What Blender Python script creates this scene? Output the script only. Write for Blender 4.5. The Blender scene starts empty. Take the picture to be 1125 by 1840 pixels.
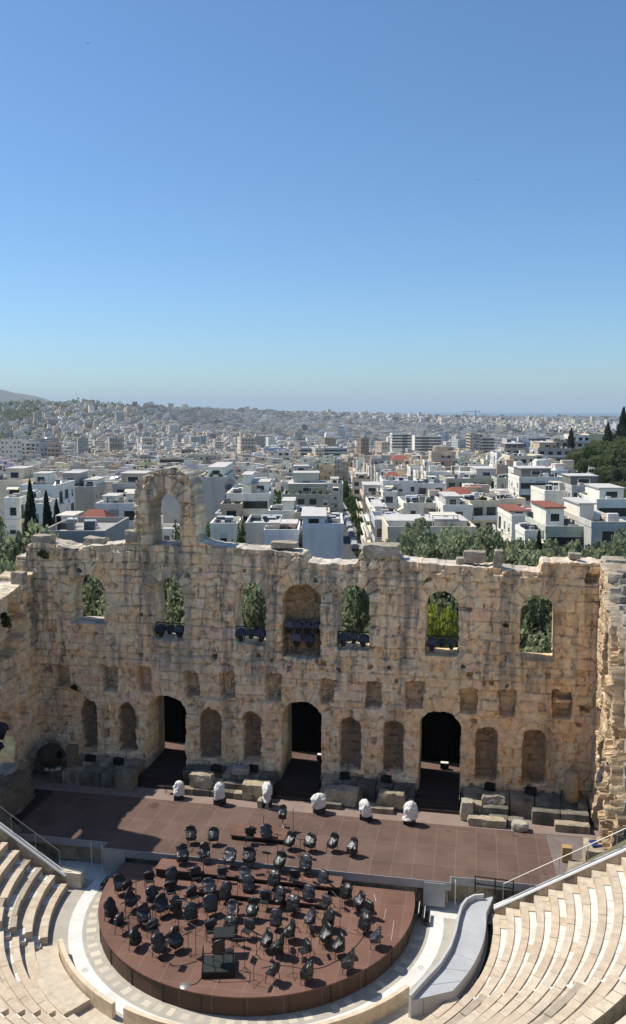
import bpy, bmesh, math, random
import numpy as np
from mathutils import Vector, Matrix, noise as mnoise

C = bpy.context.scene
COL = C.collection
R_ = math.radians
rnd = random.Random(7)
RNG = np.random.RandomState(11)

# ------------------------------------------------------------------ camera
CAMP = Vector((10.4, 0.0, 24.0))
PITCH, YAW, FPX = R_(6.9), R_(10.7), 1530.0
cam_d = bpy.data.cameras.new('camera')
cam = bpy.data.objects.new('camera', cam_d); COL.objects.link(cam)
cam.location = CAMP
cam.rotation_euler = (math.pi / 2 - PITCH, 0, YAW)
cam_d.sensor_fit = 'VERTICAL'; cam_d.sensor_height = 36.0; cam_d.lens = FPX / 1840 * 36.0
cam_d.clip_start = 0.5; cam_d.clip_end = 120000
C.camera = cam

# ------------------------------------------------------------------ light
SUN_EL, SUN_BACK = R_(55), R_(10.5)
TO_SUN = Vector((-math.cos(SUN_BACK) * math.cos(SUN_EL), math.sin(SUN_BACK) * math.cos(SUN_EL), math.sin(SUN_EL)))
w = bpy.data.worlds.new('World'); C.world = w; w.use_nodes = True
nt = w.node_tree
sky = nt.nodes.new('ShaderNodeTexSky'); sky.sky_type = 'NISHITA'; sky.sun_disc = False
sky.sun_elevation = SUN_EL; sky.sun_rotation = math.atan2(TO_SUN.x, TO_SUN.y) % (2 * math.pi)
sky.altitude = 120; sky.air_density = 0.95; sky.dust_density = 0.6; sky.ozone_density = 8
wb = nt.nodes.new('ShaderNodeVectorMath'); wb.operation = 'MULTIPLY'; wb.inputs[1].default_value = (0.88, 0.995, 1.01)   # white balance of the sky
nt.links.new(sky.outputs[0], wb.inputs[0]); nt.links.new(wb.outputs[0], nt.nodes['Background'].inputs[0])
nt.nodes['Background'].inputs[1].default_value = 0.115
sl = bpy.data.lights.new('sun', 'SUN'); sl.energy = 4.6; sl.angle = R_(0.53); sl.color = (1.0, 0.94, 0.84)
so = bpy.data.objects.new('sun', sl); COL.objects.link(so)
so.rotation_euler = TO_SUN.to_track_quat('Z', 'Y').to_euler(); so.location = (-60, 20, 90)
C.view_settings.view_transform = 'Standard'; C.view_settings.look = 'None'
C.view_settings.exposure = 0.28; C.view_settings.gamma = 1.0
C.cycles.max_bounces = 6; C.cycles.diffuse_bounces = 3; C.cycles.volume_bounces = 0

# ------------------------------------------------------------------ survey helpers (photo pixel -> point in the place)
def ray(px, py):
    u = (px - 562.5) / FPX; v = (py - 920) / FPX
    fx = math.cos(PITCH) - v * math.sin(PITCH); dz = -(math.sin(PITCH) + v * math.cos(PITCH))
    c, s = math.cos(YAW), math.sin(YAW)
    return Vector((u * c - fx * s, u * s + fx * c, dz))
def onz(px, py, z): d = ray(px, py); return CAMP + d * ((z - CAMP.z) / d.z)
def ony(px, py, y): d = ray(px, py); return CAMP + d * ((y - CAMP.y) / d.y)
def ond(px, py, dist):
    d = ray(px, py); return CAMP + d * (dist / math.hypot(d.x, d.y))
def proj(p):
    d = Vector(p) - CAMP; c, s = math.cos(YAW), math.sin(YAW)
    u = d.x * c + d.y * s; fx = -d.x * s + d.y * c
    dep = fx * math.cos(PITCH) - d.z * math.sin(PITCH); v = -fx * math.sin(PITCH) - d.z * math.cos(PITCH)
    return 562.5 + FPX * u / dep, 920 + FPX * v / dep

# ------------------------------------------------------------------ scene helpers
def tag(o, label=None, cat=None, group=None, kind=None):
    if label: o['label'] = label
    if cat: o['category'] = cat
    if group: o['group'] = group
    if kind: o['kind'] = kind
    return o
def thing(name, label, cat, loc=(0, 0, 0), rz=0, group=None):
    o = bpy.data.objects.new(name, None); COL.objects.link(o)
    o.location = loc; o.rotation_euler = (0, 0, rz); o.empty_display_size = 0.3
    return tag(o, label, cat, group)
def link(name, me, parent=None, loc=None, rz=None):
    o = bpy.data.objects.new(name, me); COL.objects.link(o)
    if parent: o.parent = parent
    if loc is not None: o.location = loc
    if rz is not None: o.rotation_euler = (0, 0, rz)
    return o
def copy_tree(o, parent=None):
    c = o.copy(); COL.objects.link(c)
    if parent: c.parent = parent
    for ch in o.children: copy_tree(ch, c)
    return c
def npmesh(name, V, Q, mats, mi=None, tint=None, uv=None, smooth=False):
    """quads mesh straight from arrays"""
    me = bpy.data.meshes.new(name)
    V = np.asarray(V, np.float32); Q = np.asarray(Q, np.int32)
    me.vertices.add(len(V)); me.vertices.foreach_set('co', V.ravel())
    k = Q.shape[1]
    me.loops.add(len(Q) * k); me.loops.foreach_set('vertex_index', Q.ravel())
    me.polygons.add(len(Q)); me.polygons.foreach_set('loop_start', np.arange(0, len(Q) * k, k, dtype=np.int32))
    if not isinstance(mats, (list, tuple)): mats = [mats]
    for m in mats: me.materials.append(m)
    if mi is not None: me.polygons.foreach_set('material_index', np.asarray(mi, np.int32))
    me.polygons.foreach_set('use_smooth', np.full(len(Q), smooth, bool))
    if tint is not None:
        a = me.color_attributes.new('tint', 'FLOAT_COLOR', 'POINT')
        t = np.ones((len(V), 4), np.float32); t[:, :3] = tint; a.data.foreach_set('color', t.ravel())
    if uv is not None:
        l = me.uv_layers.new(name='UVMap'); l.data.foreach_set('uv', np.asarray(uv, np.float32).ravel())
    me.update(); me.validate()
    return me

class MB:
    """collects simple solids, builds ONE mesh"""
    def __init__(s): s.v = []; s.f = []; s.m = []; s.t = []; s.cur = 0; s.tint = (1, 1, 1); s.sm = []; s.smooth = False
    def add(s, V, F):
        b = len(s.v); s.v += [tuple(p) for p in V]; s.t += [s.tint] * len(V)
        for f in F: s.f.append([b + i for i in f]); s.m.append(s.cur); s.sm.append(s.smooth)
        return s
    def box(s, c, d, rz=0, M=None):
        x, y, z = d[0] / 2, d[1] / 2, d[2] / 2
        P = [Vector(p) for p in ((-x, -y, -z), (x, -y, -z), (x, y, -z), (-x, y, -z), (-x, -y, z), (x, -y, z), (x, y, z), (-x, y, z))]
        if M is not None: P = [M @ p for p in P]
        if rz: P = [Matrix.Rotation(rz, 3, 'Z') @ p for p in P]
        c = Vector(c)
        return s.add([p + c for p in P], [(0, 3, 2, 1), (4, 5, 6, 7), (0, 1, 5, 4), (1, 2, 6, 5), (2, 3, 7, 6), (3, 0, 4, 7)])
    def bx(s, x0, x1, y0, y1, z0, z1):
        return s.box(((x0 + x1) / 2, (y0 + y1) / 2, (z0 + z1) / 2), (x1 - x0, y1 - y0, z1 - z0))
    def tube(s, a, b, r, n=6, r2=None):
        a, b = Vector(a), Vector(b); d = (b - a)
        if d.length < 1e-6: return s
        q = d.to_track_quat('Z', 'Y'); r2 = r if r2 is None else r2
        V = []
        for k in range(n):
            t = 2 * math.pi * k / n; o = Vector((math.cos(t), math.sin(t), 0))
            V.append(a + q @ (o * r)); V.append(b + q @ (o * r2))
        F = [(2 * k, 2 * ((k + 1) % n), 2 * ((k + 1) % n) + 1, 2 * k + 1) for k in range(n)]
        F += [tuple(2 * k for k in reversed(range(n))), tuple(2 * k + 1 for k in range(n))]
        return s.add(V, F)
    def prism(s, pts, z0, z1):
        n = len(pts)
        V = [(p[0], p[1], z0) for p in pts] + [(p[0], p[1], z1) for p in pts]
        F = [tuple(reversed(range(n))), tuple(range(n, 2 * n))] + [(k, (k + 1) % n, n + (k + 1) % n, n + k) for k in range(n)]
        return s.add(V, F)
    def lathe(s, prof, c, n=16):
        V = []; F = []; c = Vector(c); L = len(prof)
        for k in range(n):
            t = 2 * math.pi * k / n
            for r, z in prof: V.append(c + Vector((r * math.cos(t), r * math.sin(t), z)))
        for k in range(n):
            k2 = (k + 1) % n
            for j in range(L - 1): F.append((k * L + j, k2 * L + j, k2 * L + j + 1, k * L + j + 1))
        return s.add(V, F)
    def mesh(s, name, mats):
        me = bpy.data.meshes.new(name); me.from_pydata(s.v, [], s.f)
        if not isinstance(mats, (list, tuple)): mats = [mats]
        for m in mats: me.materials.append(m)
        me.polygons.foreach_set('material_index', s.m)
        me.polygons.foreach_set('use_smooth', s.sm)
        a = me.color_attributes.new('tint', 'FLOAT_COLOR', 'POINT')
        t = np.ones((len(s.v), 4), np.float32); t[:, :3] = np.array(s.t); a.data.foreach_set('color', t.ravel())
        me.update(); return me
    def build(s, name, mats, parent=None, loc=None, rz=None): return link(name, s.mesh(name, mats), parent, loc, rz)

# ------------------------------------------------------------------ noise in numpy
_T = np.random.RandomState(5).rand(16, 256, 256).astype(np.float32)
def vn(x, y, s=0):
    x = np.asarray(x, float); y = np.asarray(y, float)
    xi = np.floor(x).astype(int); yi = np.floor(y).astype(int); fx = x - xi; fy = y - yi
    fx = fx * fx * (3 - 2 * fx); fy = fy * fy * (3 - 2 * fy); T = _T[s % 16]
    a = T[xi & 255, yi & 255]; b = T[(xi + 1) & 255, yi & 255]; c = T[xi & 255, (yi + 1) & 255]; d = T[(xi + 1) & 255, (yi + 1) & 255]
    return (a * (1 - fx) + b * fx) * (1 - fy) + (c * (1 - fx) + d * fx) * fy
def fbm(x, y, s=0, o=4):
    r = 0; a = 0.5; t = 0
    for i in range(o): r = r + a * vn(x * 2 ** i + 17.3 * i, y * 2 ** i + 5.1 * i, s + i); t += a; a *= 0.55
    return r / t

# ------------------------------------------------------------------ materials
def mat(name, col, rough=0.8, var=0.12, scale=3.0, bump=0.0, bscale=20.0, tint=False, spec=0.3, metal=0.0, stain=None, stretch=None, coat=0):
    m = bpy.data.materials.new(name); m.use_nodes = True; N = m.node_tree.nodes; L = m.node_tree.links
    b = N['Principled BSDF']; b.inputs['Roughness'].default_value = rough; b.inputs['Metallic'].default_value = metal
    b.inputs['Specular IOR Level'].default_value = spec
    if coat: b.inputs['Coat Weight'].default_value = coat; b.inputs['Coat Roughness'].default_value = 0.15
    tc = N.new('ShaderNodeTexCoord'); mp = N.new('ShaderNodeMapping'); L.new(tc.outputs['Object'], mp.inputs['Vector'])
    n1 = N.new('ShaderNodeTexNoise'); n1.inputs['Scale'].default_value = scale; n1.inputs['Detail'].default_value = 6
    n1.inputs['Roughness'].default_value = 0.62; L.new(mp.outputs[0], n1.inputs['Vector'])
    mr = N.new('ShaderNodeMapRange'); mr.inputs['From Min'].default_value = 0.3; mr.inputs['From Max'].default_value = 0.7
    mr.inputs['To Min'].default_value = 1 - var; mr.inputs['To Max'].default_value = 1 + var
    L.new(n1.outputs['Fac'], mr.inputs['Value'])
    mul = N.new('ShaderNodeVectorMath'); mul.operation = 'SCALE'; L.new(mr.outputs[0], mul.inputs['Scale'])
    if tint:
        at = N.new('ShaderNodeAttribute'); at.attribute_name = 'tint'
        mm = N.new('ShaderNodeVectorMath'); mm.operation = 'MULTIPLY'; mm.inputs[1].default_value = col[:3]
        L.new(at.outputs['Color'], mm.inputs[0]); L.new(mm.outputs[0], mul.inputs[0])
    else: mul.inputs[0].default_value = col[:3]
    out = mul.outputs[0]
    if stain:   # (colour, amount, scale-vector, lo, hi): weathering streaks
        scol, amt, sv, lo, hi = stain
        mp2 = N.new('ShaderNodeMapping'); mp2.inputs['Scale'].default_value = sv; L.new(tc.outputs['Object'], mp2.inputs['Vector'])
        n2 = N.new('ShaderNodeTexNoise'); n2.inputs['Scale'].default_value = 1; n2.inputs['Detail'].default_value = 5; n2.inputs['Roughness'].default_value = 0.6
        L.new(mp2.outputs[0], n2.inputs['Vector'])
        r2 = N.new('ShaderNodeMapRange'); r2.inputs['From Min'].default_value = lo; r2.inputs['From Max'].default_value = hi
        r2.inputs['To Max'].default_value = amt; L.new(n2.outputs['Fac'], r2.inputs['Value'])
        mx = N.new('ShaderNodeMix'); mx.data_type = 'RGBA'; mx.inputs['B'].default_value = (*scol, 1)
        L.new(r2.outputs[0], mx.inputs['Factor']); L.new(out, mx.inputs['A']); out = mx.outputs['Result']
    L.new(out, b.inputs['Base Color'])
    if bump:
        n3 = N.new('ShaderNodeTexNoise'); n3.inputs['Scale'].default_value = bscale; n3.inputs['Detail'].default_value = 5
        L.new(mp.outputs[0], n3.inputs['Vector'])
        bp = N.new('ShaderNodeBump'); bp.inputs['Strength'].default_value = bump; bp.inputs['Distance'].default_value = 0.06
        L.new(n3.outputs['Fac'], bp.inputs['Height']); L.new(bp.outputs[0], b.inputs['Normal'])
    return m

M = {}
M['ruin'] = mat('ruin_stone', (1, 1, 1), 0.92, 0.24, 2.4, 0.8, 9, tint=True, spec=0.15,
                stain=((0.12, 0.11, 0.095), 0.55, (0.55, 0.55, 0.12), 0.55, 0.70))
M['ledge'] = mat('plinth_stone', (1, 1, 1), 0.92, 0.25, 3.0, 0.8, 10, tint=True, spec=0.15,
                 stain=((0.05, 0.05, 0.045), 0.7, (0.9, 0.9, 0.35), 0.5, 0.66))
M['marble'] = mat('seat_marble', (1, 1, 1), 0.8, 0.17, 2.6, 0.35, 12, tint=True, spec=0.25,
                  stain=((0.33, 0.25, 0.17), 0.35, (0.9, 0.9, 0.9), 0.52, 0.72))
M['oldrock'] = mat('worn_stone', (1, 1, 1), 0.95, 0.28, 4.0, 0.9, 8, tint=True, spec=0.1)
M['pave'] = mat('orchestra_paving', (1, 1, 1), 0.7, 0.12, 1.6, 0.15, 20, tint=True, spec=0.3,
                stain=((0.30, 0.27, 0.22), 0.35, (0.8, 0.8, 0.8), 0.5, 0.75))
M['greypaint'] = mat('grey_painted_board', (0.40, 0.415, 0.425), 0.55, 0.13, 0.9, spec=0.35)
M['fascia'] = mat('stage_fascia', (0.30, 0.31, 0.32), 0.55, 0.08, 1.5)
M['whitemetal'] = mat('white_painted_metal', (0.72, 0.71, 0.68), 0.4, 0.05, 4)
M['steel'] = mat('dull_steel', (0.30, 0.29, 0.27), 0.4, 0.08, 6, metal=0.6)
M['blackmetal'] = mat('black_metal', (0.012, 0.012, 0.013), 0.45, 0.1, 6)
M['blackpod'] = mat('black_podium', (0.012, 0.014, 0.014), 0.5, 0.15, 6)
M['bag'] = mat('black_plastic_bag', (1, 1, 1), 0.38, 0.2, 5, 0.55, 7, tint=True, spec=0.55)
M['wood'] = mat('pale_wood', (0.42, 0.27, 0.12), 0.6, 0.2, 5)
M['curtain'] = mat('black_curtain', (0.004, 0.004, 0.005), 1.0, 0.2, 4, spec=0.0)
M['whitecloth'] = mat('white_cloth', (0.66, 0.65, 0.62), 0.85, 0.06, 5, 0.4, 9)
M['darkcloth'] = mat('dark_cloth_cover', (1, 1, 1), 0.6, 0.15, 5, 0.4, 8, tint=True)
M['steps'] = mat('dark_boards', (0.035, 0.024, 0.022), 0.6, 0.15, 3)
M['jar'] = mat('dark_clay', (0.05, 0.04, 0.033), 0.85, 0.25, 5, 0.5, 9)
M['earth'] = mat('earth_ground', (0.20, 0.16, 0.11), 0.95, 0.3, 0.15, 0.4, 3,
                 stain=((0.07, 0.085, 0.04), 0.8, (0.03, 0.03, 0.03), 0.45, 0.6))
M['cityground'] = mat('city_ground', (0.19, 0.185, 0.18), 0.95, 0.25, 0.02,
                      stain=((0.06, 0.08, 0.04), 0.7, (0.012, 0.012, 0.012), 0.5, 0.62))
M['asphalt'] = mat('asphalt', (0.055, 0.057, 0.06), 0.9, 0.2, 0.4, 0.2, 8)
M['sidewalk'] = mat('sidewalk', (0.28, 0.27, 0.25), 0.9, 0.15, 0.5)
M['sea'] = mat('sea_water', (0.03, 0.09, 0.16), 0.35, 0.1, 0.002)
M['mount'] = mat('mountain', (0.12, 0.12, 0.09), 1, 0.2, 0.001)
M['drygrass'] = mat('dry_grass', (0.26, 0.19, 0.09), 1, 0.3, 0.05)
M['bark'] = mat('bark', (0.09, 0.065, 0.045), 0.95, 0.3, 3, 0.6, 12)
def leafmat(name, col):
    m = mat(name, col, 0.65, 0.2, 0.6, tint=True, spec=0.2)
    b = m.node_tree.nodes['Principled BSDF']
    tr = m.node_tree.nodes.new('ShaderNodeBsdfTranslucent'); mx = m.node_tree.nodes.new('ShaderNodeMixShader'); mx.inputs[0].default_value = 0.5
    src = b.inputs['Base Color'].links[0].from_socket
    m.node_tree.links.new(src, tr.inputs['Color'])
    o = m.node_tree.nodes['Material Output']
    m.node_tree.links.new(b.outputs[0], mx.inputs[1]); m.node_tree.links.new(tr.outputs[0], mx.inputs[2]); m.node_tree.links.new(mx.outputs[0], o.inputs[0])
    return m
M['olive'] = leafmat('olive_leaves', (0.25, 0.275, 0.15))
M['pine'] = leafmat('pine_needles', (0.13, 0.15, 0.065))
M['bright'] = leafmat('bright_pine_needles', (0.24, 0.27, 0.045))
M['cyp'] = leafmat('cypress_leaves', (0.045, 0.06, 0.032))
M['plane'] = leafmat('street_tree_leaves', (0.06, 0.10, 0.025))
M['weed'] = leafmat('weed_leaves', (0.05, 0.07, 0.025))

def boards(name, cols, bw, bh, rough=0.6):
    """brown stage panels with thin pale seams"""
    m = mat(name, cols, rough, 0.2, 0.55, spec=0.1, stain=((cols[0] * 1.25, cols[1] * 1.3, cols[2] * 1.3), 0.5, (0.35, 0.35, 0.35), 0.5, 0.7))
    N = m.node_tree.nodes; L = m.node_tree.links; b = N['Principled BSDF']
    src = b.inputs['Base Color'].links[0].from_socket
    tc = N.new('ShaderNodeTexCoord'); br = N.new('ShaderNodeTexBrick')
    br.offset = 0.0; br.inputs['Scale'].default_value = 1; br.inputs['Brick Width'].default_value = bw; br.inputs['Row Height'].default_value = bh
    br.inputs['Mortar Size'].default_value = 0.016; br.inputs['Mortar Smooth'].default_value = 0.3; br.inputs['Bias'].default_value = -0.2
    br.inputs['Color1'].default_value = (0.9, 0.9, 0.9, 1); br.inputs['Color2'].default_value = (1.08, 1.08, 1.08, 1); br.inputs['Mortar'].default_value = (1, 1, 1, 1)
    L.new(tc.outputs['Object'], br.inputs['Vector'])
    mm = N.new('ShaderNodeVectorMath'); mm.operation = 'MULTIPLY'; L.new(src, mm.inputs[0]); L.new(br.outputs['Color'], mm.inputs[1])
    mx = N.new('ShaderNodeMix'); mx.data_type = 'RGBA'; mx.inputs['B'].default_value = (0.30, 0.24, 0.21, 1)
    fm = N.new('ShaderNodeMath'); fm.operation = 'MULTIPLY'; fm.inputs[1].default_value = 0.32; L.new(br.outputs['Fac'], fm.inputs[0])
    L.new(fm.outputs[0], mx.inputs['Factor']); L.new(mm.outputs[0], mx.inputs['A']); L.new(mx.outputs['Result'], b.inputs['Base Color'])
    return m
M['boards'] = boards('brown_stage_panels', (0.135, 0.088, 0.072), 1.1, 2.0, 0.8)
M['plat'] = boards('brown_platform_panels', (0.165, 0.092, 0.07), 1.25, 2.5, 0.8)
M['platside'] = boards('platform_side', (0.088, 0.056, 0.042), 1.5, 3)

def facade(name):
    """walls of far blocks: rows of windows and balcony bands in wall metres (UV)"""
    m = bpy.data.materials.new(name); m.use_nodes = True; N = m.node_tree.nodes; L = m.node_tree.links; b = N['Principled BSDF']
    b.inputs['Roughness'].default_value = 0.85
    uv = N.new('ShaderNodeUVMap'); sp = N.new('ShaderNodeSeparateXYZ'); L.new(uv.outputs[0], sp.inputs[0])
    def mth(op, a, bb=None):
        n = N.new('ShaderNodeMath'); n.operation = op
        for i, q in enumerate((a, bb)):
            if q is None: continue
            if isinstance(q, (int, float)): n.inputs[i].default_value = q
            else: L.new(q, n.inputs[i])
        return n.outputs[0]
    fu = mth('FRACT', mth('DIVIDE', sp.outputs[0], 2.7)); fv = mth('FRACT', mth('DIVIDE', sp.outputs[1], 3.1))
    inu = mth('MULTIPLY', mth('GREATER_THAN', fu, 0.28), mth('LESS_THAN', fu, 0.70))
    inv = mth('MULTIPLY', mth('GREATER_THAN', fv, 0.34), mth('LESS_THAN', fv, 0.80))
    wn = N.new('ShaderNodeTexWhiteNoise'); wn.noise_dimensions = '2D'
    cb = N.new('ShaderNodeCombineXYZ'); L.new(mth('FLOOR', mth('DIVIDE', sp.outputs[0], 2.7)), cb.inputs[0]); L.new(mth('FLOOR', mth('DIVIDE', sp.outputs[1], 3.1)), cb.inputs[1])
    L.new(cb.outputs[0], wn.inputs[0])
    some = mth('GREATER_THAN', wn.outputs['Value'], 0.30)
    wmask = mth('MULTIPLY', mth('MULTIPLY', inu, inv), some)
    at = N.new('ShaderNodeAttribute'); at.attribute_name = 'tint'
    dk = N.new('ShaderNodeMix'); dk.data_type = 'RGBA'
    L.new(mth('MULTIPLY', wmask, 0.85), dk.inputs['Factor']); L.new(at.outputs['Color'], dk.inputs['A']); dk.inputs['B'].default_value = (0.045, 0.05, 0.055, 1)
    L.new(dk.outputs['Result'], b.inputs['Base Color'])
    return m
M['facade'] = facade('facade_render')
M['plain'] = mat('painted_render', (1, 1, 1), 0.85, 0.08, 0.5, tint=True, stain=((0.26, 0.24, 0.21), 0.5, (0.7, 0.7, 0.10), 0.52, 0.75))
M['roof'] = mat('flat_roof', (1, 1, 1), 0.9, 0.18, 0.4, tint=True)
M['tile'] = mat('red_roof_tiles', (0.24, 0.08, 0.05), 0.8, 0.2, 2, 0.4, 6)
M['glass'] = mat('dark_window_glass', (0.02, 0.025, 0.03), 0.15, 0.2, 0.5, spec=0.6)
M['awn'] = mat('awning_cloth', (1, 1, 1), 0.8, 0.06, 2, tint=True)
# ================================================================== RUINED WALLS
STONE = np.array([(.60, .47, .30), (.57, .445, .30), (.53, .45, .33), (.70, .59, .41), (.60, .435, .26), (.52, .40, .265), (.64, .525, .365), (.58, .43, .32)]) * np.array((1.10, 1.03, .95))
def courses(u0, u1, w0, w1, seed):
    r = np.random.RandomState(seed); ze = [w0]
    while ze[-1] < w1: ze.append(ze[-1] + r.uniform(.42, .78))
    rows = []
    for _ in ze:
        x = [u0 - 2 - r.rand()]
        while x[-1] < u1 + 2: x.append(x[-1] + r.choice([r.uniform(.35, .75), r.uniform(.7, 1.5)]))
        rows.append(np.array(x))
    return np.array(ze), rows
def slab(name, u0, u1, w0, w1, res, keep, depth, T, P0, U, Nn, seed, tintfn=None, arcs=(), mats=None, parent=None, RG=1.0, GAIN=1.0, TOPC=1.0):
    """masonry wall as a thick sheet: front relief with coursed blocks, holes cut through; U along, Nn into the wall"""
    nu = int(round((u1 - u0) / res)); nw = int(round((w1 - w0) / res))
    gu = np.linspace(u0, u1, nu + 1); gw = np.linspace(w0, w1, nw + 1)
    UU, WW = np.meshgrid(gu, gw, indexing='ij')
    cu = (UU[:-1, :-1] + UU[1:, 1:]) / 2; cw = (WW[:-1, :-1] + WW[1:, 1:]) / 2
    K = keep(cu + (fbm(cu * 1.6, cw * 1.6, seed + 3) - .5) * .22, cw + (fbm(cu * 1.6, cw * 1.6, seed + 4) - .5) * .22)
    # block layout
    wa = .16 + .30 * np.clip((WW - 7.2) / 1.5, 0, 1) * vn(UU * .25, WW * .3, seed + 12)
    wu = UU + (fbm(UU * 1.3, WW * 1.3, seed, 3) - .5) * wa; ww = WW + (fbm(UU * 1.1, WW * 1.5, seed + 1, 3) - .5) * wa
    ze, rows = courses(u0, u1, w0 - 1, w1 + 1, seed)
    ci = np.clip(np.searchsorted(ze, ww) - 1, 0, len(ze) - 2)
    dj = np.minimum(ww - ze[ci], ze[ci + 1] - ww); bid = np.zeros_like(ci)
    for c in range(len(ze)):
        m_ = ci == c
        if not m_.any(): continue
        xe = rows[c]; k = np.clip(np.searchsorted(xe, wu[m_]) - 1, 0, len(xe) - 2)
        dj[m_] = np.minimum(dj[m_], np.minimum(wu[m_] - xe[k], xe[k + 1] - wu[m_])); bid[m_] = c * 131 + k
    for (ax, az, rad, th) in arcs:      # voussoirs round the arches
        d = np.hypot(UU - ax, WW - az); a = np.arctan2(WW - az, UU - ax)
        m_ = (WW > az - .2) & (d < rad + th) & (d > rad - .5)
        s = a * rad / .48; bid[m_] = (9000 + np.floor(s[m_]) + int(ax * 50)).astype(int)
        dj[m_] = np.minimum(np.minimum(np.abs(s - np.round(s)) * .48, np.abs(d - rad - th)), 9)[m_]
    hr = np.random.RandomState(seed + 99); H = hr.rand(8192, 4); h = H[bid % 8192]
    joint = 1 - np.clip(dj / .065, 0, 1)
    f1 = fbm(UU * .55, WW * .55, seed + 5); f2 = fbm(UU * 2.2, WW * 2.2, seed + 6); pit = np.clip((fbm(UU * 3.1, WW * 3.1, seed + 7, 3) - .62) / .1, 0, 1)
    D = (h[..., 0] - .5) * .17 + (f1 - .5) * .16 * RG + (f2 - .5) * .13 * RG + joint ** 1.5 * .085 + pit * .10 + (h[..., 3] > .95) * .14
    if depth is not None: D = D + depth(UU + (f2 - .5) * .25, WW + (vn(UU * 2, WW * 2, seed + 8) - .5) * .25)
    # tint
    pal = STONE[(h[..., 1] * len(STONE)).astype(int) % len(STONE)]
    pal = np.where((h[..., 3:4] > .90), pal * .75 + np.array((.68, .60, .47)) * .25, pal)
    big = fbm(UU * .22, WW * .22, seed + 9, 3)[..., None]
    col = pal * (.84 + .3 * h[..., 2:3]) * (.78 + .46 * big) * (.86 + .28 * f2[..., None]) * (1 - (.34 + .16 * np.clip((WW - 6) / 3, 0, 1))[..., None] * joint[..., None] ** 1.2) * (1 - .42 * pit[..., None])  # joint dirt tone also paints in crevice shade too fine for the grid
    if tintfn is not None: col = tintfn(UU, WW, col, f2) * GAIN
    col = np.clip(col * np.minimum(1, .80 / np.maximum(col.max(-1, keepdims=True), 1e-3)), .02, .8)
    # smooth the cut outlines
    V2 = np.stack([UU, WW], -1)
    Kp = np.zeros((nu + 2, nw + 2), bool); Kp[1:-1, 1:-1] = K
    hv = Kp[:-1, 1:-1] != Kp[1:, 1:-1]      # edges along w at column i : (nu+1, nw)
    hh = Kp[1:-1, :-1] != Kp[1:-1, 1:]      # edges along u at row j : (nu, nw+1)
    for _ in range(3):
        acc = np.zeros_like(V2); cnt = np.zeros(UU.shape)
        i, j = np.nonzero(hv); np.add.at(acc, (i, j), V2[i, j + 1]); np.add.at(cnt, (i, j), 1); np.add.at(acc, (i, j + 1), V2[i, j]); np.add.at(cnt, (i, j + 1), 1)
        i, j = np.nonzero(hh); np.add.at(acc, (i, j), V2[i + 1, j]); np.add.at(cnt, (i, j), 1); np.add.at(acc, (i + 1, j), V2[i, j]); np.add.at(cnt, (i + 1, j), 1)
        b = cnt > 1
        V2[b] = .45 * V2[b] + .55 * acc[b] / cnt[b][:, None]
    P0 = np.array(P0, float); U = np.array(U, float); Nn = np.array(Nn, float); Z = np.array((0, 0, 1.0))
    def w3(u, w_, d): return P0 + u[..., None] * U + w_[..., None] * Z + d[..., None] * Nn
    F = w3(V2[..., 0], V2[..., 1], D).reshape(-1, 3); idx = np.arange((nu + 1) * (nw + 1)).reshape(nu + 1, nw + 1)
    flip = np.dot(np.cross(U, Z), -Nn) < 0
    def quads(I): 
        q = np.stack([I[:-1, :-1][K], I[1:, :-1][K], I[1:, 1:][K], I[:-1, 1:][K]], 1)
        return q[:, ::-1] if flip else q
    Vs = [F]; Qs = [quads(idx)]; Ts = [col.reshape(-1, 3)]; n0 = len(F)
    # back face
    B = w3(V2[..., 0], V2[..., 1], T + (f1 - .5) * .2).reshape(-1, 3)
    Vs.append(B); Qs.append(quads(idx)[:, ::-1] + n0); Ts.append(col.reshape(-1, 3)); n0 += len(B)
    # reveals and tops
    e = []
    i, j = np.nonzero(hv); s_ = Kp[:-1, 1:-1][i, j]; e.append(np.stack([idx[i, j], idx[i, j + 1]], 1)[np.arange(len(i))]); fl = [s_]
    i, j = np.nonzero(hh); s2 = Kp[1:-1, :-1][i, j]; e.append(np.stack([idx[i, j], idx[i + 1, j]], 1)); fl.append(~s2)
    e = np.concatenate(e); fl = np.concatenate(fl)
    NS = 9; tt = np.linspace(0, 1, NS); fv = V2.reshape(-1, 2); Df = D.ravel(); Bd = (T + (f1 - .5) * .2).ravel(); ct = col.reshape(-1, 3)
    vid = np.unique(e); mp = -np.ones(len(F), int); mp[vid] = np.arange(len(vid))
    u_ = fv[vid, 0][:, None] + 0 * tt; w_ = fv[vid, 1][:, None] + 0 * tt; d_ = Df[vid][:, None] * (1 - tt) + Bd[vid][:, None] * tt
    amp = np.sin(np.pi * np.clip(tt, 0, 1)) ** .6
    nz = fbm(u_ * .9 + w_ * .7, d_ * 1.3, seed + 10) - .5; nz2 = fbm(u_ * .8 - w_ * .9, d_ * 1.4 + 9, seed + 11) - .5
    S = w3(u_ + nz2 * .16 * amp, w_ + nz * .42 * amp, d_); st = ct[vid][:, None, :] * (1.05 + 1.1 * nz[..., None])
    i, j = np.nonzero(hh); tp = np.isin(vid, idx[i, j])[:, None, None] & (w_ > 9.5)[..., None]
    st = np.where(tp, st * .25 + TOPC * np.array((.36, .335, .295)) * (1 + 1.2 * nz2[..., None]), st)
    Vs.append(S.reshape(-1, 3)); Ts.append(np.clip(st, .02, .8).reshape(-1, 3))
    a = mp[e[:, 0]]; b2 = mp[e[:, 1]]
    q = []
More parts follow.
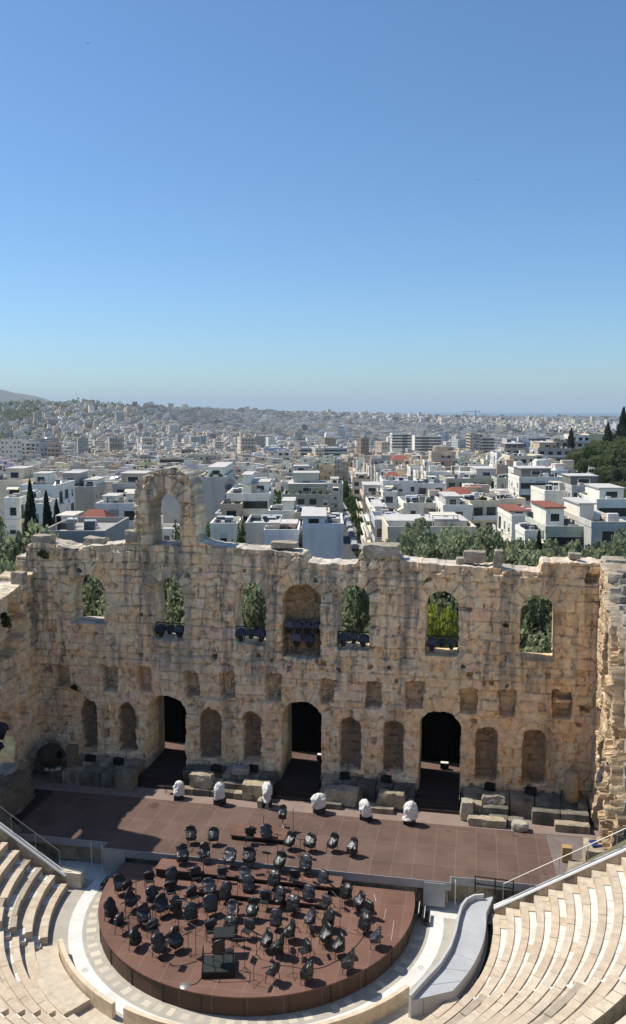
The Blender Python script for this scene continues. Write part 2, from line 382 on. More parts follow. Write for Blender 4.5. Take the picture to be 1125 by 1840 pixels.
    for k in range(NS - 1):
        qq = np.stack([a * NS + k, b2 * NS + k, b2 * NS + k + 1, a * NS + k + 1], 1); qq[fl] = qq[fl][:, ::-1]
        q.append(qq[:, ::-1] if flip else qq)
    Qs.append(np.concatenate(q) + n0)
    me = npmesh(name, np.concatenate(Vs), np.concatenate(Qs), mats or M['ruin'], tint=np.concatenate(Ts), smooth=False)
    return link(name, me, parent)

def arch(x, z, cx, hw, z0, zc, flat=1.0):
    s = zc - hw * flat
    return (np.abs(x - cx) < hw) & (z > z0) & ((z < s) | (((x - cx) / hw) ** 2 + ((z - s) / (hw * flat)) ** 2 < 1))

TOP = [(-19.3, 14.3), (-18.55, 14.3), (-18.5, 15.0), (-17.6, 15.4), (-16.0, 15.1), (-15.2, 14.95), (-14, 15.2), (-12.4, 15.3), (-11.3, 15.5), (-10.95, 15.9), (-10.9, 17.2),
       (-10.85, 19.0), (-10.5, 19.6), (-9.8, 19.95), (-8.7, 20.3), (-7.9, 20.25), (-7.3, 19.9), (-6.95, 19.2), (-6.8, 18.2), (-6.75, 17.0), (-6.7, 15.75), (-5.9, 15.45), (-4.3, 15.35), (-1.5, 15.2),
       (0.1, 15.1), (0.35, 14.65), (1.5, 14.45), (3.5, 14.6), (3.65, 15.25), (6.0, 15.15), (6.3, 14.8), (10.3, 14.65), (11.8, 14.6), (14.35, 14.4), (14.5, 15.05), (17.3, 15.1), (18.4, 15.0)]
tx = np.array([p[0] for p in TOP]); tz = np.array([p[1] for p in TOP])
WIN = [(-8.7, 1.02, 9.1, 13.25), (-3.3, 1.0, 9.1, 13.2), (3.3, 1.0, 9.1, 13.2), (8.72, 1.0, 9.05, 13.1), (14.35, 1.0, 9.0, 13.1), (-14.35, 1.2, 9.95, 13.25)]
DOOR = [(0, 1.28, 5.65), (-9.0, 1.32, 5.45), (8.72, 1.28, 5.6)]
def keep_main(x, z):
    k = z < np.interp(x, tx, tz)
    for cx, hw, z0, zc in WIN: k &= ~arch(x, z, cx, hw, z0, zc)
    for cx, hw, zc in DOOR: k &= ~arch(x, z, cx, hw, -9, zc, .9)
    k &= ~arch(x, z, -8.82, .98, 15.35, 18.7, 1.0)
    return k
SMALL = [(-16.3, .55), (-12.9, .55), (-10.5, .48), (-7.25, .48), (-4.85, .5), (-1.8, .52), (1.65, .45), (4.6, .5), (7.1, .55), (10.4, .5), (12.7, .5), (15.9, .55)]
NICHE = [(-14.45, .52), (-11.75, .55), (-6.0, .7), (-3.25, .58), (3.15, .66), (5.85, .63), (11.55, .66), (14.4, .68)]
def depth_main(x, z):
    d = np.zeros_like(x)
    for i, (cx, hw) in enumerate(SMALL):
        m_ = (np.abs(x - cx) < hw) & (z > 5.6 - .08 * (i % 2)) & (z < 7.2 + .1 * ((i * 7) % 3 - 1)); d[m_] = 1.0
    m_ = (np.abs(x - 15.9) < .5) & (z > 6.5) & (z < 6.75); d[m_] = .3
    for (a, b, c_, d_, q) in ((-17.75, -17.05, 6.5, 7.1, .6), (14.5, 14.95, 5.9, 6.4, .3), (16.9, 17.5, 6.1, 6.5, .5), (17.0, 17.6, 13.9, 14.5, .8), (4.45, 4.75, 3.1, 3.6, .3), (-11.5, -11.1, 6.6, 6.9, .25)):
        m_ = (x > a) & (x < b) & (z > c_) & (z < d_); d[m_] = q
    for cx, hw in NICHE:
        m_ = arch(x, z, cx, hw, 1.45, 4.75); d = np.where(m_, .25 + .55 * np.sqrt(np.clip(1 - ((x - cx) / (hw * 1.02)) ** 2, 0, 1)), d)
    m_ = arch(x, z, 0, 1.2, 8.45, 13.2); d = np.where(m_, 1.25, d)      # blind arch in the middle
    # projecting courses: base course and broken ledge line between storeys
    d -= .14 * (z < 1.25) + .08 * ((z > 7.75) & (z < 8.3)) * (vn(x * .7, z * .2, 3) > .4)
    hr = np.random.RandomState(8)
    for k in range(34):      # putlog holes
        hx, hz, q = hr.uniform(-17, 17), hr.choice([5.0, 7.6, 8.2, 10.9, 13.7]) + hr.uniform(-.3, .3), hr.uniform(.09, .16); d = np.where((np.abs(x - hx) < q) & (np.abs(z - hz) < q), d + .35, d)
    # shallow weathered strips where the facing has fallen
    for cx, hw in ((6.6, .55), (-1.9, .3)): d += .12 * ((np.abs(x - cx) < hw) & (z > 7.5))
    return d
def tint_main(x, z, col, f2):
    g = np.clip((fbm(x * .9, z * .10, 12, 4) - .50) * 5, 0, 1)
    for cx, hw, a in ((6.6, 1.0, 1.0), (10.1, .6, .7), (12.5, .7, .95), (-17.7, .8, .6), (16.6, .4, .8), (-5.3, .6, .6), (1.9, .4, .5)):
        g = np.maximum(g, a * np.exp(-((x - cx) / hw) ** 2) * (z > 4.5) * (.4 + .9 * f2))
    g = np.clip(g * .8 + .65 * np.clip((z - np.interp(x, tx, tz) + 1.6) / 1.6, 0, 1) * (f2 > .45), 0, .85)[..., None] * np.clip((z - 3) / 5, .25, 1)[..., None]
    col = col * (1 - g) + np.array((.25, .21, .155)) * g
    st = np.clip((fbm(x * 2.6, z * .16, 6, 4) - .53) * 7, 0, 1) * np.clip((z - 5.5) / 3, 0, 1) * (.55 + .6 * fbm(x * .3, z * .2, 9, 2)); st = np.clip(st, 0, .62)[..., None]
    col = col * (1 - st) + np.array((.13, .118, .10)) * st
    base = np.clip((1.4 - z) / .6, 0, 1)[..., None] * .75
    col = col * (1 - base) + np.array((.12, .115, .10)) * base
    warm = np.clip((x - 4) / 10, 0, 1)[..., None] * np.array((.26, .16, .02)) + 1
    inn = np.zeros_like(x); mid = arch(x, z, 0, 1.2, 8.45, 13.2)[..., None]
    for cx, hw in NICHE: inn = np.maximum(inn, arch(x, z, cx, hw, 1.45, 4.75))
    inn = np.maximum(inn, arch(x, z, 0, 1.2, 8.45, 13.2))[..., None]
    niche_tint = (np.array((.175, .128, .086)) * (1 - mid) + np.array((.25, .17, .10)) * mid) * (.8 + .4 * f2[..., None])  # niche and blind arch insides get their own darker brown
    return (col * (1 - inn) + niche_tint * inn) * warm
arcs = [(cx, zc - hw, hw, .8) for cx, hw, z0, zc in WIN] + [(cx, zc - hw * .9, hw, .75) for cx, hw, zc in DOOR] + [(0, 12.0, 1.2, .85), (-8.82, 18.1, .92, .8)] + [(cx, 4.75 - hw, hw, .5) for cx, hw in NICHE[4:]]
sw = thing('stage_wall', 'tall ruined Roman stage wall of tan stone with arched windows, niches and doorways', 'ruined wall', (0, 51, 0))
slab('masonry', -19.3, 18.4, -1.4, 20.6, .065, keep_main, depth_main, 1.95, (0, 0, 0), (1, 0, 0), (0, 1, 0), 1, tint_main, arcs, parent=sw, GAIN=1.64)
# passages behind the three doorways (side walls, vault, raised dark floor)
def stone_tint(n, r): return STONE[r.randint(len(STONE), size=n)]
for cx, hw, zc in DOOR:
    y0, y1 = 1.9, 3.15
    K = 14; prof = [(-hw - .02, -.2)] + [(hw * 1.02 * math.cos(math.pi - math.pi * k / K), zc - hw * .9 + hw * .9 * math.sin(math.pi * k / K)) for k in range(K + 1)] + [(hw + .02, -.2)]
    V = []; Q = []; ny = 5
    for j in range(ny):
        for px_, pz in prof: V.append((cx + px_, y0 + (y1 - y0) * j / (ny - 1), pz))
    n = len(prof)
    for j in range(ny - 1):
        for k in range(n - 1): Q.append((j * n + k, (j + 1) * n + k, (j + 1) * n + k + 1, j * n + k + 1))
    # outer shell so the passage is a solid vault
    o = len(V)
    for j in range(ny):
        for px_, pz in prof: V.append((cx + px_ * 1.35, y0 + (y1 - y0) * j / (ny - 1), pz * 1.12))
    for j in range(ny - 1):
        for k in range(n - 1): Q.append((o + j * n + k, o + j * n + k + 1, o + (j + 1) * n + k + 1, o + (j + 1) * n + k))
    for k in range(n - 1): Q.append(((ny - 1) * n + k, o + (ny - 1) * n + k, o + (ny - 1) * n + k + 1, (ny - 1) * n + k + 1))
    rr = np.random.RandomState(3)
    link('passage_vault', npmesh('passage_vault', V, Q, M['ruin'], tint=np.array([(.42, .33, .21)] * len(V)) * (.8 + .4 * rr.rand(len(V), 1))), sw)

# left return wall
def top_left(u): return np.interp(u, [0, .9, 1, 1.6, 3, 4.6, 4.8, 5.4, 5.75, 5.85, 7.2, 8.6, 9.2], [13.3, 13.2, 12.7, 12.75, 12.6, 12.3, 12.4, 12.6, 12.7, 17.0, 17.0, 16.8, 16.6])
def keep_left(u, z):
    return (z < top_left(u)) & ~arch(u, z, 4.6, 1.25, -9, 5.3) & ~arch(u, z, 6.9, .8, 9.5, 12.9)
def depth_left(u, z):
    d = np.zeros_like(u)
    m_ = (u > 1.2) & (u < 3.6) & (z > 9.4) & (z < 11.4 + .5 * np.sin(u * 3)); d[m_] = .9
    m_ = (u > 2.2) & (u < 5) & (z > 8.6) & (z < 9.6); d[m_] = 1.0
    d += .25 * ((z > 11.2) & (z < 12.2)) * (vn(u * 1.5, z, 5) > .5) - .15 * (z < 1.3)
    d += np.where(arch(u, z, 2.0, .4, 3.5, 5.2), .35, 0)
    return d
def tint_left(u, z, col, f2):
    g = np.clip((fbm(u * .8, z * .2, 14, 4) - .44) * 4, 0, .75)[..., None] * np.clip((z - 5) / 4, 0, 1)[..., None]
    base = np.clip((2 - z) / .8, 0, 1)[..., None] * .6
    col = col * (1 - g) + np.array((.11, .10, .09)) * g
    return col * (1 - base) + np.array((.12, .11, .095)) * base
lw = thing('side_wall', 'shaded ruined side wall at the left end of the stage, with an arched door', 'ruined wall', (-18, 51, 0))
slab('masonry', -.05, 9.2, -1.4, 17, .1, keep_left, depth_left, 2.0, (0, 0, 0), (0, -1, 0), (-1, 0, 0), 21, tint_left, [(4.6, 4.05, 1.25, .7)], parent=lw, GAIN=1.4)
for k, (u_, s_) in enumerate(((4.25, .5), (4.95, .55), (5.5, .45))):
    lw_cap = (-1.0, -u_, 12.45)
    CAPS = globals().get('CAPS', []) + [(lw_cap, s_, k)]
# right return wall
def top_right(u): return np.interp(u, [0, .5, 1.0, 1.7, 2.4, 3.2, 4.2, 5.2, 5.8, 6.5, 7.3], [15.25, 15.2, 15.0, 14.3, 13.6, 13.2, 13.0, 11.8, 9.0, 5.0, 2.2])
def keep_right(u, z): return (z < top_right(u)) & ~arch(u, z, 3.0, .55, 8.4, 11.6) & ~arch(u, z, 3.3, 1.1, -9, 5.6)
def depth_right(u, z):
    d = np.zeros_like(u); d += .35 * ((u > 4.6) & (vn(u * 1.2, z * .8, 6) > .45)) + .25 * (arch(u, z, 1.6, .5, 5.4, 7.1)) - .15 * (z < 1.3)
    d -= .3 * ((u > 5.1) & (vn(u * 1.1, z * 1.1, 8) > .5))
    return d
def tint_right(u, z, col, f2): return np.minimum(col * np.array((.74, .69, .60)) + .06, .62)
rw = thing('side_wall', 'sunlit broken side wall at the right end of the stage, ragged near edge', 'ruined wall', (17.75, 51, 0))
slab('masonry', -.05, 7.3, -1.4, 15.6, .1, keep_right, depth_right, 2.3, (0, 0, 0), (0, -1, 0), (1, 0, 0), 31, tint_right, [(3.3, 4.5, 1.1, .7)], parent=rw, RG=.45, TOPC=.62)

# (end masonry of the right wall is added below, once rocks exist)
# ---------------------------------------------------------------- loose and coursed stone blocks
def rock_mesh(name, d, seed, rough=.06, col=(.38, .31, .23), cuts=5, m='oldrock', rnd_=.18):
    bm = bmesh.new(); bmesh.ops.create_cube(bm, size=1)
    bmesh.ops.subdivide_edges(bm, edges=bm.edges[:], cuts=cuts, use_grid_fill=True)
    off = Vector((seed * 7.31, seed * 3.77, seed * 1.93)); mn = min(d)
    for v in bm.verts:
        p = v.co.copy(); q = p * 2; l = max(abs(q.x), abs(q.y), abs(q.z)); s = q.normalized() * l
        p = p.lerp(s * .5 * 1.15, rnd_)
        p = Vector((p.x * d[0], p.y * d[1], p.z * d[2]))
        n = mnoise.noise_vector(p * 1.1 + off) * rough + mnoise.noise_vector(p * 3.3 + off) * rough * .5
        v.co = p + n
    me = bpy.data.meshes.new(name); bm.to_mesh(me); bm.free(); me.materials.append(M[m])
    a = me.color_attributes.new('tint', 'FLOAT_COLOR', 'POINT')
    for i, v in enumerate(me.vertices):
        k = .85 + .3 * mnoise.noise(v.co * 1.4 + off); a.data[i].color = (col[0] * k, col[1] * k, col[2] * k, 1)
    return me
def rock(name, c, d, seed, parent=None, rz=0, **k): return link(name, rock_mesh(name, d, seed, **k), parent, c, rz)
def lone(label, c, d, seed, rz=0, cat='stone block', name='stone_block', **k): return tag(rock(name, c, d, seed, None, rz, **k), label, cat)

def jit(c, r): k = r.uniform(.72, 1.15); return (c[0] * k, c[1] * k, c[2] * k)
GR = (.20, .185, .15); TN = (.42, .35, .255)
def plinth(label, x0, x1, tiers, seed):
    """stone ledge in front of the wall, made of coursed blocks; tiers: (y_front, y_back, z_top)"""
    r = random.Random(seed); root = thing('stone_ledge', label, 'stone ledge', ((x0 + x1) / 2, 50.5, 0)); cx = (x0 + x1) / 2
    for ti, (ya, yb, zt, broken) in enumerate(tiers):
        x = x0
        while x < x1 - .05:
            w_ = min(r.uniform(.8, 1.7), x1 - x)
            if x1 - x - w_ < .5: w_ = x1 - x
            if r.random() > broken:
                h = zt * r.uniform(.93, 1.05); dp = (yb - ya) * r.uniform(.92, 1.02)
                k = r.uniform(.75, 1.15); col = [c * k for c in (GR if r.random() < .5 else TN)]
                rock('block', (x + w_ / 2 - cx, yb - dp / 2 - 50.5, h / 2 - .03), (w_ - .03, dp, h), seed * 50 + ti * 20 + int(x * 7), root, col=col, m='ledge', cuts=4, rough=.04, rnd_=.1)
            x += w_
    return root
plinth('low dark stone ledge along the shaded wall foot, left of the left doorway', -17.8, -10.5, [(49.6, 50.95, 1.05, 0), (48.5, 49.62, .85, .1)], 3)
plinth('stepped stone ledge between the left and middle doorways', -7.55, -1.5, [(49.75, 50.95, 1.0, 0), (49.0, 49.77, .75, .3), (48.45, 49.02, .4, .2)], 4)
plinth('stepped stone ledge between the middle and right doorways', 1.5, 7.3, [(49.75, 50.95, 1.0, 0), (48.9, 49.77, .72, .25), (48.25, 48.92, .35, .3)], 5)
plinth('long stone ledge along the wall foot, right of the right doorway', 10.2, 17.4, [(49.3, 50.95, 1.0, 0), (48.6, 49.32, .85, .1), (47.95, 48.62, .45, .45)], 6)
lone('big rough stone block at the left corner of the ledge beside the left doorway', (-10.9, 48.7, .55), (1.2, 1.0, 1.15), 1, col=(.27, .23, .17))
lone('rough broken boulder on the ledge just right of the left doorway', (-6.0, 49.2, .75), (1.5, .8, .9), 2, col=(.42, .36, .27), rough=.14)
lone('smooth carved stone block leaning on the ledge between left and middle doorways', (-3.7, 49.9, 1.25), (1.1, .6, .45), 3, .1, col=(.34, .33, .31), rough=.02)
lone('squared yellowish block at the right end of the ledge before the middle doorway', (-2.4, 48.9, .5), (1.7, .9, 1.0), 4, col=(.44, .37, .25))
lone('small pale stone pedestal in front of the ledge left of the middle doorway', (-1.7, 47.9, .2), (.7, .6, .5), 5, col=(.42, .37, .29))
lone('long eroded block on the ledge right of the middle doorway', (2.9, 49.1, .55), (2.0, .8, .95), 6, col=(.42, .36, .27), rough=.1)
lone('crumbling rubble block near the right end of the middle right ledge', (5.9, 49.1, .6), (1.7, .8, .95), 7, col=(.36, .31, .22), rough=.16)
lone('upright weathered block beside the steps of the right doorway', (10.45, 48.6, .55), (.7, .8, 1.2), 8, col=(.44, .40, .33), rough=.09)
lone('low flat slab lying on the stage edge right of the right doorway', (11.6, 48.0, .22), (2.2, .6, .45), 9, col=(.46, .39, .28))
lone('small half round stone at the foot of the right ledge', (13.5, 47.75, .25), (.9, .6, .5), 10, col=(.44, .40, .33), rough=.08, rnd_=.6)
lone('rubble heap on top of the long right ledge', (12.0, 49.4, .95), (1.3, .6, .5), 11, col=(.36, .32, .25), rough=.2)
# column stump and jar
b = MB(); b.smooth = True; b.tint = (.40, .30, .19); b.lathe([(0, 1.75), (.40, 1.75), (.42, 1.72), (.43, .9), (.43, 0), (0, 0)], (0, 0, 0), 20)
tag(b.build('column_stump', M['oldrock'], None, (16.5, 50.0, 1.0)), 'short tan column stump standing on the ledge in the right corner', 'column stump')
b = MB(); b.tint = (.22, .17, .12); b.bx(-.3, .3, -.25, .25, 0, 1.45)
tag(b.build('stone_post', M['oldrock'], None, (-14.9, 49.4, .8)), 'squared stone post beside the big clay jar on the left ledge', 'stone post')
t = thing('clay_jar', 'big dark clay storage jar lying on its side on the shaded left ledge', 'jar', (-16.3, 49.2, .85), .35)
b = MB(); b.smooth = True
b.lathe([(0, -1.0), (.35, -.98), (.62, -.7), (.75, -.2), (.74, .25), (.55, .7), (.32, .88), (.30, .98), (.36, 1.02), (.27, 1.03), (.24, .85), (.5, .55), (.3, 0), (0, -.2)], (0, 0, 0), 22)
o = b.build('jar_body', M['jar'], t, (0, 0, .72)); o.rotation_euler = (R_(75), R_(0), R_(40))
for k, (x, y, s) in enumerate(((.5, -.7, .25), (-.2, -.75, .18), (.15, -.85, .15))):
    rock('wedge_stone', (x, y, .05), (s * 1.4, s, s), 40 + k, t, col=(.45, .42, .36), cuts=2)
# blocks lying on the wall top
for lab, x, y, z, d, s in (('large pale coping block on the wall top, left end', -17.5, 51.5, 15.5, (1.3, .9, .5), 60), ('flat slab on the wall top left of the tall arch', -13.9, 51.9, 15.35, (1.5, 1.0, .5), 61),
        ('square block at the foot of the tall arch, left side', -11.1, 51.35, 15.85, (.8, .8, .8), 62), ('flat tilted slab on the wall top left of the middle window', -1.3, 52.2, 15.45, (1.7, 1.0, .35), 63),
        ('rounded boulder cap on the wall top above the right middle window', 4.9, 51.7, 15.35, (2.2, 1.4, .8), 64), ('rough block on the wall top above the right doorway', 10.6, 52.0, 15.1, (1.3, .8, .75), 65),
        ('small flat stone beside a rough block on the wall top', 9.75, 52.1, 14.8, (.6, .6, .4), 66), ('upright pale stone standing on the wall top', 11.95, 51.4, 15.1, (.55, .6, 1.15), 67),
        ('small round stone on the right end of the wall top', 16.4, 51.8, 15.35, (.7, .6, .35), 68), ('corner block on the wall top at the right return wall', 18.6, 51.6, 14.9, (1.3, 1.6, .9), 69),
        ('pale block on the left return wall beside the main wall', -18.5, 50.0, 13.05, (.8, .8, .9), 70)):
    lone(lab, (x, y, z), d, s, rough=.09, col=(.40, .345, .27), cuts=4)
# ruined masonry mounds flanking the stage
t = thing('ruined_pier', 'rounded ruined masonry pier in shade at the left end of the stage', 'ruined pier', (-17.6, 44.6, 0))
rock('core', (0, 0, .2), (3.2, 4.6, 3.4), 80, t, col=(.20, .165, .12), rough=.2, cuts=9, rnd_=.55); rock('top_block', (.15, .9, 1.95), (.9, 1.5, .5), 81, t, col=(.42, .40, .37), rough=.08)
rock('rubble', (-.5, .2, 1.9), (1.3, 1.2, .4), 82, t, col=(.26, .23, .20), rough=.16)
t = thing('ruined_pier', 'pale ruined stone pier at the right end of the stage, with a flat top', 'ruined pier', (16.9, 44.2, 0))
rock('lower_block', (-.3, -.9, -.45), (1.9, 1.4, 2.0), 83, t, col=(.42, .36, .27), rough=.1); rock('upper_block', (.5, .9, -.1), (1.5, 1.5, 2.0), 84, t, col=(.42, .36, .27), rough=.1)
rock('core', (.2, .2, -.7), (2.4, 3.4, 1.4), 85, t, col=(.3, .25, .19), rough=.12)
b = MB(); b.tint = (.03, .05, .20); b.box((0, 0, 0), (.85, .6, .07), .2); b.tint = (.02, .03, .12); b.box((0, .05, .05), (.6, .4, .04), .25)
tag(b.build('folded_tarp', M['darkcloth'], None, (17.4, 45.1, .97)), 'folded blue tarp lying on the right stone pier', 'tarp')
b = MB(); b.tint = (1, 1, 1); b.bx(-.25, .25, -.2, .2, 0, .8)
tag(b.build('wooden_crate', M['wood'], None, (15.75, 44.8, 0.0)), 'small brown wooden crate standing left of the right stone pier', 'crate')

r = random.Random(12)
for k in range(20):
    z = 1.2 + k * .62; yy = 44.35 + max(0, (z - 9) * .32) + r.uniform(-.2, .2); x = 18.35
    while x < 21.4:
        w_ = r.uniform(.55, 1.2)
        if r.random() < .86 and z < 12.6 - (x < 19) * .8: rock('end_block', (x + w_ / 2 - 17.75, yy - 51 + r.uniform(-.15, .25), z), (w_ - .04, 1.1, .58), 300 + k * 9 + int(x * 5), rw, col=jit((.40, .355, .29), r), m='ruin', cuts=3, rough=.06, rnd_=.12)
        x += w_

for c_, s_, k in CAPS: rock('added_shadow_block', c_, (1.4, s_, .9), 500 + k, lw, col=(.38, .33, .26), m='ruin', cuts=3)  # unseen blocks added to notch the side wall's shadow on the stage

for k in range(22):
    u_ = r.uniform(.4, 5.2); rock('cap_rubble', (r.uniform(.3, 2.2), -u_, float(top_right(u_)) + r.uniform(-.05, .2)), (r.uniform(.4, 1.0), r.uniform(.4, .9), r.uniform(.3, .7)), 600 + k, rw, r.uniform(0, 3), col=jit((.38, .34, .28), r), m='ruin', cuts=3, rough=.09)
# ================================================================== STAGE
ORZ = -1.5; OC = (0.0, 39.9)
st = thing('stage', 'wide brown panelled stage with grey front edge below the ruined wall', 'stage', (0, 45, 0))
YF, YW, YB = 41.45, 42.05, 47.55
def ps(pts, z0, z1, name, m, parent=st, off=(0, 45)):
    b = MB(); b.prism([(x - off[0], y - off[1]) for x, y in pts], z0, z1); return b.build(name, m, parent)
ps([(-15.2, YW), (-9.2, YW), (-9.2, YF), (9.7, YF), (9.7, YW), (15.1, YW), (14.85, YB), (-15.2, YB)], -.06, 0, 'floor', M['boards'])
ps([(-17.9, YB + .003), (18, YB + .003), (18, 50.98), (-17.9, 50.98)], -.5, -.008, 'back_strip', mat('pinkish_paving', (.25, .185, .155), .8, .15, 1.2, stain=((.16, .13, .11), .5, (.6, .6, .6), .5, .7)))
ps([(15.12, 42.3), (18, 42.3), (18, YB), (14.87, YB)], -.5, -.03, 'side_paving', mat('grey_brown_paving', (.17, .14, .13), .8, .2, 1.2))
ps([(-17.9, 42.3), (-15.22, 42.3), (-15.22, YB), (-17.9, YB)], -.5, -.03, 'side_paving', M['steps'])
b = MB()
b.bx(-9.2, 9.7, YF - 45 - .035, YF - 45 - .002, -.42, .012); b.bx(-15.2, -9.235, YW - 45 - .035, YW - 45 - .002, -.42, .012); b.bx(9.735, 15.1, YW - 45 - .035, YW - 45 - .002, -.42, .012)
b.bx(-9.235, -9.2, YF - 45 - .035, YW - 45, -.42, .012); b.bx(9.7, 9.735, YF - 45 - .035, YW - 45, -.42, .012)
b.build('fascia', M['fascia'], st)
for x0, x1 in ((-9.15, -7.9), (8.35, 9.45)):
    b = MB(); b.bx(x0, x1, YF - 45 - .09, YF - 45 - .04, -1.32, -.06); b.build('fascia_panel', M['fascia'], st)
for x in (-10.15, -9.5, 9.95):
    b = MB(); b.tube((x, YW - 45 - .12, -1.5), (x, YW - 45 - .12, -.1), .035, 8); b.build('post', M['whitemetal'], st)
# stone riser wall below the stage front
b = MB(); r = random.Random(5); x = -15.2
while x < 15.1:
    w_ = r.uniform(.9, 2.2); w_ = min(w_, 15.1 - x); k = r.uniform(.8, 1.15); b.tint = (.40 * k, .34 * k, .25 * k)
    y0 = (YF if -9.2 < x + w_ / 2 < 9.7 else YW) + .35 + r.uniform(0, .05)
    b.bx(x, x + w_ - .015, y0 - 45, y0 + .5 - 45, -1.5, -.07); x += w_
b.build('front_wall', M['ledge'], st)
b = MB(); b.bx(-15.1, 15, 44.5 - 2.0 - 45, YB - 45, -.5, -.07); b.build('substructure', M['steps'], st)
# stains and curtain floor strip behind the doorways
for cx, hw, zc in DOOR:
    fl = thing('doorway_steps', {0: 'dark wooden steps and floor inside the middle doorway', -9.0: 'dark wooden steps and floor inside the left doorway', 8.72: 'dark wooden steps and floor inside the right doorway'}[cx], 'steps', (cx, 50, 0))
    for k, y in enumerate((49.0, 49.33, 49.66)):
        b = MB(); b.bx(-1.45, 1.45, y - 50, y + .33 - 50 - .003, .0, .15 * (k + 1)); b.build('step', M['steps'], fl)
    b = MB(); b.bx(-1.25, 1.25, 49.99 - 50, 54.0 - 50, .0, .52); b.build('passage_floor', M['steps'], fl)
    tag(ps([(cx - 3, 54.003), (cx + 3, 54.003), (cx + 3, 56.2), (cx - 3, 56.2)], .1, .5, 'backstage_floor', M['boards'], None, (0, 0)), kind='structure')
    bpy.data.objects[-1] if False else None
    b = MB(); n = 40
    V = []; 
    for k in range(n + 1):
        x = -2.6 + 5.2 * k / n; V += [(x, .08 * math.sin(k * 1.9), 0), (x, .08 * math.sin(k * 1.9), 5.2)]
    b.add(V, [(2 * k, 2 * k + 2, 2 * k + 3, 2 * k + 1) for k in range(n)])
    V2 = [(x, y + .03, z) for x, y, z in V]; b.add(V2, [(2 * k, 2 * k + 1, 2 * k + 3, 2 * k + 2) for k in range(n)])
    cu = b.build('stage_curtain', M['curtain'], None, (cx, 55.35, .5))
    tag(cu, {0: 'black curtain hanging behind the middle doorway', -9.0: 'black curtain hanging behind the left doorway', 8.72: 'black curtain hanging behind the right doorway'}[cx], 'curtain')
# small floodlights on the floor behind doorways
for cx, y, lab in ((.75, 54.0, 'small dark floodlight on the floor behind the middle doorway'), (8.95, 54.2, 'small white topped floodlight on the floor behind the right doorway')):
    t = thing('floodlight', lab, 'floodlight', (cx, y, .5))
    b = MB(); b.box((0, 0, .28), (.55, .35, .3)); b.build('body', M['blackmetal'], t)
    b = MB(); b.box((0, .02, .445), (.5, .3, .03)); b.build('lid', M['whitemetal'], t)
    b = MB(); b.tube((-.22, 0, 0), (-.22, 0, .14), .025); b.tube((.22, 0, 0), (.22, 0, .14), .025); b.tube((-.3, 0, .012), (.3, 0, .012), .02); b.build('bracket', M['blackmetal'], t)
# small dark low stool by the left doorway steps
t = thing('floor_lamp_stand', 'small dark metal frame at the foot of the left doorway steps', 'stand', (-7.9, 48.5, 0))
b = MB(); b.bx(-.3, .3, -.15, .15, .42, .46); b.build('top', M['blackmetal'], t)
for x in (-.27, .27):
    b = MB(); b.tube((x, -.12, 0), (x, -.12, .42), .02); b.tube((x, .12, 0), (x, .12, .42), .02); b.build('leg', M['blackmetal'], t)

# ------------------------------------------------------------------ round platform
PZ = -.6
pl = thing('round_platform', 'low round reddish-brown orchestra platform in front of the stage', 'platform', (OC[0], OC[1], ORZ))
def disc(R, y1, n=120, c=(0, 0)):
    a1 = math.asin(max(-1, min(1, y1 / R))); pts = []
    for k in range(n + 1):
        t = math.pi - a1 + (math.pi + 2 * a1) * k / n; pts.append((c[0] + R * math.cos(t), c[1] + R * math.sin(t)))
    return pts
P = disc(8.0, 1.38)
b = MB(); b.prism(P, .84, .9); b.build('deck', M['plat'], pl)
P2 = disc(7.96, 1.36)
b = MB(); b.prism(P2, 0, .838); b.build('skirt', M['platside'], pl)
for k in range(26):
    a = R_(-175 + 170 * k / 25); 
    if k % 2: continue
    b = MB(); b.box((7.975 * math.cos(a), 7.975 * math.sin(a), .42), (.03, .035, .83), a); b.build('seam', M['steps'], pl)
b = MB(); b.smooth = True; b.lathe([(0, .05), (.12, .045), (.2, .02), (.24, 0)], (0, 0, 0), 20)
p_ = onz(333, 1771, PZ)
tag(b.build('floor_hatch', M['steel'], None, (p_.x, p_.y, PZ)), 'small round pale metal disc on the front of the round platform', 'floor cap')
# risers
def riser(label, x0, x1, y0, y1, z, z0=PZ):
    t = thing('riser', label, 'riser', ((x0 + x1) / 2, (y0 + y1) / 2, z0)); w_, d_ = x1 - x0, y1 - y0
    b = MB(); b.bx(-w_ / 2, w_ / 2, -d_ / 2, d_ / 2, z - z0 - .07, z - z0); b.build('deck', M['plat'], t)
    for sx in (-1, 1):
        for f in (-1, 0, 1):
            b = MB(); b.tube((sx * (w_ / 2 - .12), f * (d_ / 2 - .12), 0), (sx * (w_ / 2 - .12), f * (d_ / 2 - .12), z - z0 - .07), .035); b.build('leg', M['blackmetal'], t)
    b = MB(); b.bx(-w_ / 2 + .04, w_ / 2 - .04, -d_ / 2 + .05, -d_ / 2 + .08, .003, z - z0 - .075); b.build('skirt', M['blackpod'], t)
    return t
riser('long brown riser along the back of the round platform against the stage', -5.7, 4.2, 40.15, 41.2, -.12)
riser('lower brown riser in front of the long back riser', -3.2, 3.6, 38.85, 40.1, -.34)
riser('small square brown riser on the main stage under the rear stool', -2.55, .55, 43.6, 45.1, .28, 0)
